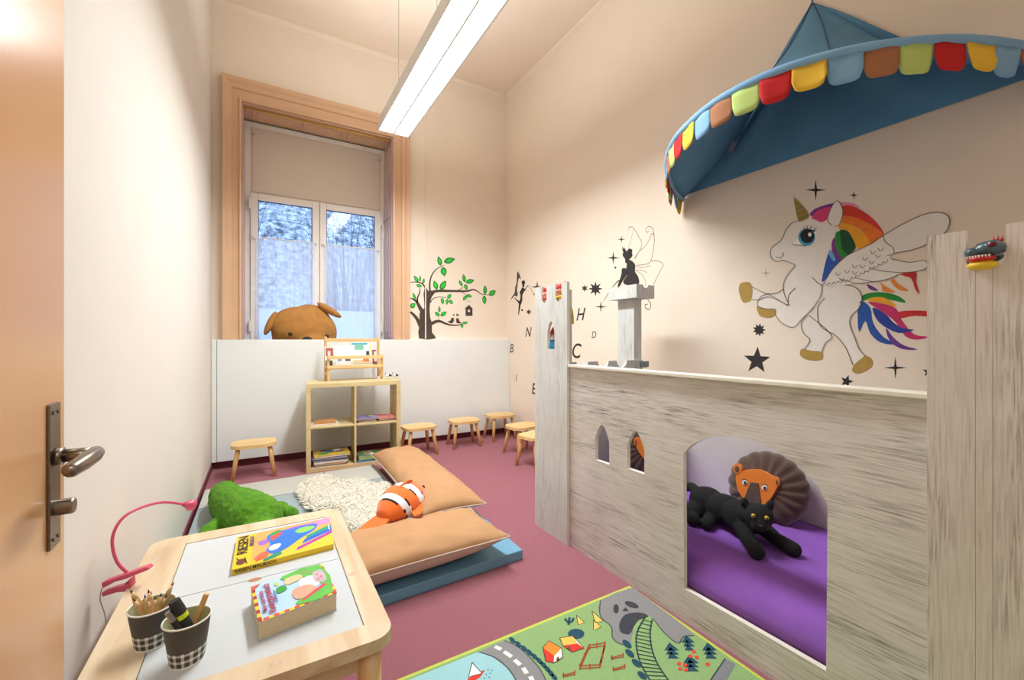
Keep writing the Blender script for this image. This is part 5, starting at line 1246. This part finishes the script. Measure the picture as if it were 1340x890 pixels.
# ------------------------------------------------------------------ table
TZ = .48; tx0, tx1, ty0, ty1 = -.30, .252, .93, 1.742; bx0, bx1, by0, by1 = -.205, .198, .992, 1.672
def rrect(x0, x1, y0, y1, r, z, n=8):
    P = []
    for cx_, cy_, a0 in ((x1-r, y1-r, 0), (x0+r, y1-r, PI/2), (x0+r, y0+r, PI), (x1-r, y0+r, 1.5*PI)):
        for k in range(n+1): a = a0+PI/2*k/n; P.append(Vector((cx_+r*math.cos(a), cy_+r*math.sin(a), z)))
    return P
tp = []
bm = B(); slab_holes(bm, [rrect(tx0, tx1, ty0, ty1, .045, TZ-.028), [Vector((bx0, by0, TZ-.028)), Vector((bx1, by0, TZ-.028)), Vector((bx1, by1, TZ-.028)), Vector((bx0, by1, TZ-.028))]], (0, 0, 1), .028)
for kx, ky, ka, kb in ((462, 751, .013, .009), (361, 869, .012, .007), (438, 668.6, .010, .006), (412, 675, .012, .005), (466, 721, .004, .003)):
    kp = onz(kx, ky, TZ); fill(bm, [Vector((kp.x+ka*math.cos(a), kp.y+kb*math.sin(a), TZ+.0003)) for a in [2*PI*k/20 for k in range(20)]], 1)
tp.append(obj('top_frame', bm, [M_pine, mat('pine_knot', '#c39a86', .5, .3, 120, col2='#dcbfa0')], bevel=.004, seg=3))
ys = 1.3345
def board(y0, y1, cut):
    bm = B(); P = [Vector((bx0+.0015, y0, TZ-.012)), Vector((bx1-.0015, y0, TZ-.012)), Vector((bx1-.0015, y1, TZ-.012)), Vector((bx0+.0015, y1, TZ-.012))]
    slab(bm, P, (0, 0, 1), .0105); tp.append(obj('white_board', bm, mat('laminate_white', '#cdd1d2', .25, .01), bevel=.0008))
board(by0+.0015, ys-.0013, 1); board(ys+.0013, by1-.0015, 0)
p = onz(333.5, 757, TZ)
bm = B(); fill(bm, [Vector((p.x+.016*math.cos(a), ys-.004+.009*math.sin(a), TZ-.0010)) for a in [2*PI*k/24 for k in range(24)]]); tp.append(obj('finger_hole', bm, mat('hole_wood_shade', '#b07a55', .7)))
bm = B()
for q in rrect(bx0-.02, bx1+.02, by0-.02, by1+.02, .001, TZ, 1)[:0]: pass
for (a0, a1, b0, b1) in ((bx0, bx1, by0-.02, by0-.004), (bx0, bx1, by1+.004, by1+.02), (bx0-.02, bx0-.004, by0-.02, by1+.02), (bx1+.004, bx1+.02, by0-.02, by1+.02)): box(bm, a0, a1, b0, b1, TZ-.085, TZ-.028)
tp.append(obj('apron', bm, M_pinex))
bm = B(); box(bm, bx0-.004, bx1+.004, by0-.004, by1+.004, TZ-.020, TZ-.014); tp.append(obj('board_support', bm, M_pinex))
for sx, sy in ((tx0+.045, ty0+.05), (tx1-.045, ty0+.05), (tx0+.045, ty1-.05), (tx1-.045, ty1-.05)):
    bm = B(); ring_tube(bm, [(sx, sy, TZ-.028), (sx, sy, .25), (sx, sy, 0)], [.026, .025, .019], 16); tp.append(obj('leg', bm, M_pinez, smooth=True))
root = empty('childrens_table', ((tx0+tx1)/2, (ty0+ty1)/2, 0), 'low pine children table with two white boards in the foreground', 'table'); adopt(root, tp)

# colouring book
def flatbook(corners, z0, z1, name, label, covermat, pagemat):
    C_ = [Vector((c.x, c.y, 0)) for c in corners]; parts = []
    o_ = sum(C_, Vector())/4
    bm = B(); slab(bm, [c+Vector((0, 0, z1-.0012)) for c in C_], (0, 0, 1), .0012); slab(bm, [c+Vector((0, 0, z0)) for c in C_], (0, 0, 1), .0012)
    parts.append(obj('cover', bm, covermat)); I = [o_+(c-o_)*.985 for c in C_]
    bm = B(); slab(bm, [c+Vector((0, 0, z0+.0012)) for c in I], (0, 0, 1), z1-z0-.0024); parts.append(obj('pages', bm, pagemat))
    return parts, o_
TL, BL, TRr, BR = onz(310.3, 703, .495), onz(303, 746, .495), onz(430.9, 677, .495), onz(437.5, 711.5, .495)
m_yc = mat('book_yellow', '#f0c91a', .3, .04); parts, o_ = flatbook([TL, BL, BR, TRr], TZ-.001, .495, 'colouring_book', '', m_yc, m_yc)
def bq(u, v, z): # u along top (0..1 left->right), v 0 top .. 1 bottom
    a = TL.lerp(TRr, u); b = BL.lerp(BR, u); p = a.lerp(b, v); return Vector((p.x, p.y, z))
DK_ = 0
def bdec(name, P, h, k, sm=3, q=bq, z=.495):
    bm = B(); Q = catmull([Vector((a, b, 0)) for a, b in P], sm, True) if sm else [Vector((a, b, 0)) for a, b in P]
    global DK_
    DK_ += 1
    fill(bm, [q(p.x, p.y, z+.00004*DK_) for p in Q]); parts.append(obj(name, bm, paint(h)))
bdec('cover_background', [(.20, .0), (1, 0), (1, .3), (.55, .55), (.3, .85), (.17, .9), (.17, .3)], '#f2a65a', 1, 0)
bdec('cover_background', [(.55, .18), (.80, .05), (1, 0), (1, .2), (.7, .28)], '#d78ac0', 2, 0)
bdec('cover_rainbow', [(.72, .50), (1, .28), (1, .42), (.72, .64)], '#1d9a78', 2, 0); bdec('cover_rainbow', [(.70, .60), (1, .40), (1, .52), (.66, .75)], '#2a62c8', 2, 0); bdec('cover_rainbow', [(.62, .82), (1, .52), (1, .62), (.60, .92)], '#b03a9a', 2, 0)
bdec('cover_creature', [(.30, .25), (.38, .10), (.50, .12), (.62, .12), (.78, .14), (.85, .20), (.80, .38), (.66, .55), (.52, .75), (.40, .85), (.30, .72), (.34, .5)], '#2f72cf', 3)
bdec('cover_creature_belly', [(.60, .26), (.66, .18), (.76, .18), (.82, .24), (.76, .34), (.65, .36)], '#8fd05a', 4); bdec('cover_creature_back', [(.50, .12), (.62, .07), (.80, .10), (.86, .2), (.80, .14), (.62, .14)], '#8a6ad0', 4)
bdec('cover_creature_eye', [(.33, .62), (.38, .55), (.45, .58), (.42, .70), (.35, .72)], '#f2f2f6', 4); bdec('cover_creature_mouth', [(.34, .28), (.40, .16), (.47, .18), (.42, .32), (.36, .4)], '#e0504a', 4)
bdec('cover_creature_mouth', [(.33, .20), (.40, .08), (.45, .12), (.36, .24)], '#2f9a4e', 4)
bdec('cover_creature_claw', [(.22, .78), (.28, .70), (.34, .78), (.30, .92), (.20, .90)], '#e06a4a', 4); bdec('cover_creature_foot', [(.30, .92), (.42, .82), (.46, .90), (.36, .98), (.28, .98)], '#2f8a6a', 4)
bdec('cover_creature_arm', [(.22, .35), (.30, .32), (.32, .45), (.24, .48)], '#a06ac0', 4)
bdec('cover_pencil', [(.24, .93), (.26, .80), (.20, .96)], '#e04a2a', 3, 0)
bdec('cover_beetle', ellipse2(.075, .84, .045, .085, 16), '#6e3a1c', 3, 0)
bdec('cover_beetle', [(.03, .7), (.06, .78), (.05, .8), (.025, .72)], '#3a2418', 3, 0)
bdec('cover_beetle', [(.11, .72), (.135, .93), (.125, .93), (.10, .78)], '#3a2418', 3, 0)
ub = (BR-BL).normalized(); vb = (TL-BL).normalized(); ub.z = vb.z = 0
K1 = paint('#1c2033')
parts.append(letters('title', 'RIESEN', bq(.078, .33, .4966), vb, -ub, .037, K1, None, 0, .008, ext=.0002, width=1.15))
parts.append(letters('subtitle', 'MALBUCH', bq(.158, .27, .4966), vb, -ub, .016, paint('#5a4a7a'), None, 0, .02, ext=.0002, width=.95))
fr = (BL+BR)/2; fw_ = Vector((vb.x, vb.y, 0))
sp = bq(.215, 1, .4875)-Vector((vb.x, vb.y, 0))*.0006
parts.append(letters('spine_title', 'RIESEN MALBUCH', sp, ub, (0, 0, 1), .0115, K1, None, 0, .012, ext=.0002, width=1.1))
#pb_ = bq(.975, .42, .4966); parts.append(letters('publisher_mark', 'impel', pb_, vb, -ub, .014, paint('#f4f4f4'), None, ext=.0002)); parts.pop().data.vertices  # too small to read; kept off below
bm = B()
for v0, v1 in ((.30, .50),): fill(bm, [bq(.967, v0, .4966), bq(.980, v0-.01, .4966), bq(.980, v1-.01, .4966), bq(.967, v1, .4966)])
parts.append(obj('publisher_mark', bm, paint('#f4f4f4')))
nest(parts, 'cover', 'cover_background', 'cover_rainbow', 'cover_creature', 'cover_creature_belly', 'cover_creature_back', 'cover_creature_eye', 'cover_creature_mouth', 'cover_creature_claw', 'cover_creature_foot', 'cover_creature_arm', 'cover_pencil', 'cover_beetle', 'title', 'subtitle', 'spine_title', 'publisher_mark'); root = empty('colouring_book', (o_.x, o_.y, TZ), 'large yellow giant colouring book with blue creature lying on the table', 'book'); adopt(root, parts)
# kindergarten book
DK_ = 0
TL, TRr, BR, BL = onz(328, 769, .52), onz(421.5, 738, .52), onz(441, 776, .52), onz(338, 815, .52)
m_pg = mat('kindergarten_pages', '#d8c5a0', .9, .2, 300, stretch=(.2, .2, 10)); m_kc = mat('book_sky_blue', '#b5d6ef', .35, .05)
parts, o_ = flatbook([TL, BL, BR, TRr], TZ-.001, .52, '', '', m_kc, m_pg)
z_ = .52
def b2(P, h, k, sm=0, nm='cover_picture'): bdec(nm, P, h, k, sm, bq, z_)
for i in range(16):
    u0, u1 = i/16, (i+1)/16
    b2([(u0, .94), (u1, .94), (u1, 1), (u0, 1)], '#e8492f' if i % 2 else '#f7cc2e', 1, 0, 'cover_border')
for i in range(10):
    v0, v1 = i/10, (i+1)/10
    b2([(0, v0), (.045, v0), (.045, v1), (0, v1)], '#a8392f' if i % 2 else '#f7cc2e', 1, 0, 'cover_border'); b2([(.96, v0), (1, v0), (1, v1), (.96, v1)], '#e8492f' if i % 2 else '#f7cc2e', 1, 0, 'cover_border')
b2([(0, 0), (.12, 0), (.03, .12), (0, .12)], '#cf5a4c', 2)
b2([(.42, 0), (.96, 0), (.96, .94), (.48, .94), (.55, .8), (.85, .7), (.8, .3), (.45, .15)], '#63b94a', 1, 2); b2([(.60, .30), (.80, .28), (.84, .6), (.62, .62)], '#eef3ea', 2, 3); b2([(.44, .12), (.62, .1), (.66, .25), (.44, .3)], '#e9c49a', 2, 3); b2([(.48, .52), (.70, .50), (.78, .72), (.5, .8)], '#eda58a', 2, 3); b2([(.82, .2), (.95, .2), (.95, .55), (.8, .5)], '#c8b0b8', 2, 3); b2([(.30, .3), (.40, .28), (.42, .42), (.3, .46)], '#3f9a3c', 2, 3); b2([(.29, .14), (.33, .12), (.34, .2), (.3, .22)], '#d8d04a', 2, 3)
b2([(.55, .85), (.9, .62), (.93, .68), (.56, .9)], '#d8405a', 3)
for a, b in ((.86, .3), (.90, .4), (.85, .45), (.7, .1), (.78, .15)): b2(ellipse2(a, b, .02, .03, 10), '#d86a7a', 4)
ub = (BR-BL).normalized(); vb = (TL-BL).normalized(); ub.z = vb.z = 0
parts.append(letters('title', 'Mein superdickes', bq(.10, .54, z_+.0034), vb, -ub, .014, paint('#b03a6a'), None, 0, .01, ext=.0002, width=.95))
parts.append(letters('title', 'Kindergartenbuch', bq(.185, .50, z_+.0034), vb, -ub, .0205, paint('#b02050'), None, 0, .015, ext=.0002, width=.9))
parts.append(letters('subtitle', 'Geschichten', bq(.255, .52, z_+.0034), vb, -ub, .011, paint('#5a6ab0'), None, ext=.0002))
nest(parts, 'cover', 'cover_border', 'cover_picture', 'title', 'subtitle'); root = empty('kindergarten_book', (o_.x, o_.y, TZ), 'thick light blue illustrated storybook lying near the table front', 'book'); adopt(root, parts)

# ------------------------------------------------------------------ paper cups, pencils
m_cup = mat('cup_dark_grey', '#4b453d', .6, .04); m_cupw = mat('cup_white', '#ebe7dc', .6, .03); m_cupin = mat('cup_inside', '#b9b58a', .7, .04)
m_plaid = bpy.data.materials.new('cup_plaid'); m_plaid.use_nodes = True
N = m_plaid.node_tree.nodes; L = m_plaid.node_tree.links; b = N['Principled BSDF']; b.inputs['Roughness'].default_value = .6
tc = N.new('ShaderNodeTexCoord'); sp3 = N.new('ShaderNodeSeparateXYZ'); L.new(tc.outputs['Object'], sp3.inputs[0])
at = N.new('ShaderNodeMath'); at.operation = 'ARCTAN2'; L.new(sp3.outputs[1], at.inputs[0]); L.new(sp3.outputs[0], at.inputs[1])
def stripes(src, freq, thr):
    a = N.new('ShaderNodeMath'); a.operation = 'MULTIPLY'; a.inputs[1].default_value = freq; L.new(src, a.inputs[0])
    s = N.new('ShaderNodeMath'); s.operation = 'SINE'; L.new(a.outputs[0], s.inputs[0]); g = N.new('ShaderNodeMath'); g.operation = 'GREATER_THAN'; g.inputs[1].default_value = thr; L.new(s.outputs[0], g.inputs[0]); return g
s1 = stripes(at.outputs[0], 14, .35); s2 = stripes(sp3.outputs[2], 470, .35)
ad_ = N.new('ShaderNodeMath'); ad_.operation = 'ADD'; L.new(s1.outputs[0], ad_.inputs[0]); L.new(s2.outputs[0], ad_.inputs[1])
hf = N.new('ShaderNodeMath'); hf.operation = 'MULTIPLY'; hf.inputs[1].default_value = .5; L.new(ad_.outputs[0], hf.inputs[0])
cr = N.new('ShaderNodeValToRGB'); cr.color_ramp.elements[0].color = lin('#3d3830'); cr.color_ramp.elements[1].color = lin('#e6e2d6'); e = cr.color_ramp.elements.new(.5); e.color = lin('#a9a59a'); cr.color_ramp.interpolation = 'CONSTANT'
cr.color_ramp.elements[1].position = .4; cr.color_ramp.elements[2].position = .9
L.new(hf.outputs[0], cr.inputs[0]); L.new(cr.outputs[0], b.inputs['Base Color'])
def cup(x, y, rt, rb, h, label, lean):
    root = empty('paper_cup', (x, y, TZ-.0013), label, 'cup', 'dark paper cups on the table')
    def ringz(z): return rb+(rt-rb)*z/h
    def wallp(z0, z1, m, name, inset=0, n=40):
        bm = B(); A_ = []
        for z in (z0, z1): A_.append([bm.verts.new(((ringz(z)-inset)*math.cos(2*PI*k/n), (ringz(z)-inset)*math.sin(2*PI*k/n), z)) for k in range(n)])
        for k in range(n): bm.faces.new((A_[0][k], A_[0][(k+1) % n], A_[1][(k+1) % n], A_[1][k]))
        return obj(name, bm, m, root, smooth=True)
    wallp(.0, .005, m_cupw, 'foot_band'); wallp(.005, .034, m_plaid, 'plaid_band'); wallp(.034, h, m_cup, 'dark_wall'); wallp(.002, h, m_cupin, 'inner_wall', .0012)
    bm = B(); fill(bm, [Vector((ringz(.004)*.97*math.cos(a), ringz(.004)*.97*math.sin(a), .004)) for a in [2*PI*k/24 for k in range(24)]]); obj('cup_floor', bm, m_cupin, root)
    bm = B(); n = 40; pts = [Vector((rt*math.cos(2*PI*k/n), rt*math.sin(2*PI*k/n), h)) for k in range(n+1)]; ring_tube(bm, pts, .0017, 6, cap=False); obj('rolled_rim', bm, m_cupw, root, smooth=True)
    return root
c1 = onz(199, 842, TZ); c2 = onz(245, 864, TZ)
cup(c1.x, c1.y, .040, .028, .082, 'dark paper cup full of coloured pencils, left of the two cups', 0)
cup(c2.x, c2.y, .0395, .028, .086, 'dark paper cup holding a black marker, the right one of the two cups', 0)
m_pw = mat('pencil_wood', '#d9b078', .6, .12, 40)
def pencil(base, tip, colr, label, r=.0052, name='coloured_pencil'):
    base, tip = Vector(base), Vector(tip); d = (tip-base).normalized(); Lp = (tip-base).length
    root = empty(name, base, label, 'pencil', 'coloured pencils standing in the left paper cup')
    bm = B(); ring_tube(bm, [Vector((0, 0, 0)), d*(Lp-.022)], r, 6); obj('barrel', bm, m_pw, root)
    bm = B(); ring_tube(bm, [d*(Lp-.022), d*(Lp-.007)], [r*.98, r*.42], 8); obj('sharpened_cone', bm, mat('cone_wood', '#e6c494', .6), root, smooth=True)
    bm = B(); ring_tube(bm, [d*(Lp-.007), d*Lp], [r*.42, .0004], 8); obj('coloured_tip', bm, mat('lead_'+colr, colr, .6), root, smooth=True)
zb = TZ+.005
tips = [(142, 470, '#1f4a2a', 'dark green tipped pencil at the left edge of the cup'), (150, 500, '#d0b03a', 'yellow tipped pencil at the left front of the cup'), (158, 510, '#3a2a20', 'brown tipped pencil at the front left of the cup'), (205, 512, '#1a2a4a', 'navy tipped pencil near the cup middle'), (212, 492, '#2a5ab8', 'blue tipped pencil at the back of the cup'), (228, 468, '#202a30', 'black tipped pencil tall at the back of the cup'), (240, 476, '#d0507a', 'pink tipped pencil tall at the back of the cup'), (224, 508, '#2a8a3a', 'green tipped pencil in the cup centre front'), (232, 528, '#e0607a', 'coral tipped short pencil at the cup front'), (262, 498, '#2f7a34', 'mid green tipped pencil right of the cup centre'), (289, 484, '#2a2a6a', 'indigo tipped pencil towards the right of the cup'), (314, 490, '#3a3a50', 'grey violet tipped pencil near the right rim of the cup'), (349, 432, '#a83a34', 'dark red tipped long pencil leaning out to the right')]
R9 = random.Random(9)
for i, (a, b_, h, lab) in enumerate(tips):
    px, py = 130+a/3.5625, 640+b_/3.5625
    y_t = c1.y+R9.uniform(-.012, .02) if i < 12 else c1.y+.01
    tip = ony(px, py, y_t); off = Vector((tip.x-c1.x, tip.y-c1.y))
    if off.length > .036 and i < 12: off = off.normalized()*.036
    tip = Vector((c1.x+off.x, c1.y+off.y, tip.z))
    base = (c1.x-off.x*.35+.006*math.cos(i*2.4), c1.y-off.y*.3+.008*math.sin(i*2.4), zb)
    pencil(base, tip, h, lab)
# marker, clear capped pen, wooden stick in the second cup
def rod(name, segs, label, cat, group=None):
    base = Vector(segs[0][0][0]); root = empty(name, base, label, cat, group)
    for nm, P, R, m in [(s[3], s[0], s[1], s[2]) for s in segs]:
        bm = B(); ring_tube(bm, [Vector(p)-base for p in P], R, 14); obj(nm, bm, m, root, smooth=False, bevel=.0008)
C2 = Vector((c2.x, c2.y, 0))
def q3(px, py, y): return ony(px, py, y)
t0, t1 = q3(254, 806, c2.y-.005), q3(232, 786, c2.y+.002); d = (t1-t0).normalized()
b0 = C2+Vector((.016, -.004, zb+.02)); tp_ = q3(227.5, 786, c2.y-.002); d = (tp_-b0).normalized(); Lm = (tp_-b0).length
rod('highlighter', [([b0, b0+d*(Lm-.040)], .010, M_black, 'barrel'), ([b0+d*(Lm-.040), b0+d*(Lm-.030)], .0112, mat('neon_yellow', '#d6ea2a', .4), 'yellow_band'), ([b0+d*(Lm-.030), b0+d*Lm], [.0118, .0095], M_black, 'cap')], 'chunky black highlighter with neon yellow band leaning in the right cup', 'pen')
b0 = C2+Vector((.008, -.012, zb+.03)); tp_ = q3(219, 801, c2.y-.012); d = (tp_-b0).normalized(); Lm = (tp_-b0).length
rod('marker_pen', [([b0, b0+d*(Lm-.022)], .006, M_black, 'barrel'), ([b0+d*(Lm-.022), b0+d*Lm], [.0065, .005], mat('grey_metal_cap', '#9a9a98', .3, metal=.8), 'cap')], 'black pen with silver cap at the front of the right cup', 'pen')
b0 = C2+Vector((-.012, .006, zb)); tp_ = q3(270.5, 777, c2.y+.01)
rod('wooden_stick', [([b0, tp_], .0052, mat('stick_wood', '#d9a866', .6, .1, 20), 'shaft')], 'plain wooden stick leaning in the right cup', 'stick')

# ------------------------------------------------------------------ pink clamp lamp
m_pk = mat('pink_plastic', '#d4516f', .35, .05)
pk = []
g0 = Vector((-.296, 1.462, TZ+.026))
pts = [g0+Vector((0, 0, 0)), onp(153, 735, (-.30, 1.46, 0), (.3, 1, 0)), onp(147, 706, (-.31, 1.47, 0), (.3, 1, 0)), onp(158, 681, (-.305, 1.49, 0), (.3, 1, 0)), ray(180, 666)*1.17+EYEV, ray(212, 657.5)*1.25+EYEV, ray(240, 660)*1.31+EYEV]
bm = B(); ring_tube(bm, catmull(pts, 8), .0038, 12); pk.append(obj('gooseneck', bm, m_pk, smooth=True))
hd = pts[-1]; dd = (pts[-1]-pts[-2]).normalized()
bm = B(); ring_tube(bm, [hd, hd+dd*.012, hd+dd*.02, hd+dd*.032], [.006, .010, .016, .0165], 20); pk.append(obj('lamp_head', bm, m_pk, smooth=True))
bm = B(); ring_tube(bm, [hd+dd*.0315, hd+dd*.034], [.0135, .012], 20); pk.append(obj('lens', bm, mat('lens_grey', '#c9c9c4', .15, metal=.6), smooth=True))
cj = [(132, 763), (192, 742), (195, 746), (172, 755), (165, 758), (150, 762), (133, 771)]
def clampq(px, py, y): return onp(px, py, (-.31, y, 0), (.35, 1, 0))
bm = B(); slab(bm, [clampq(px, py, 1.45) for px, py in cj], Vector((.35, 1, 0)), .022); pk.append(obj('upper_jaw', bm, m_pk, bevel=.003))
cj = [(132, 776), (150, 770), (160, 768), (170, 757), (171, 768), (166, 775), (152, 776), (133, 782)]
bm = B(); slab(bm, [clampq(px, py, 1.45) for px, py in cj], Vector((.35, 1, 0)), .022); pk.append(obj('lower_jaw', bm, m_pk, bevel=.003))
bm = B(); q = clampq(165, 764, 1.447); ring_tube(bm, [q, q+Vector((.35, 1, 0)).normalized()*.03], .003, 10); pk.append(obj('hinge_pin', bm, M_steel))
bm = B(); pts = [clampq(133, 770, 1.46), clampq(131, 785, 1.46), clampq(136, 800, 1.46), clampq(139, 815, 1.46)]; ring_tube(bm, catmull(pts, 5), .0012, 6); pk.append(obj('cable', bm, mat('grey_cable', '#9a948e', .6)))
nest(pk, 'lamp_head', 'lens'); root = empty('clamp_lamp', (-.31, 1.46, TZ), 'pink gooseneck clamp lamp clipped to the left table edge', 'lamp'); adopt(root, pk)
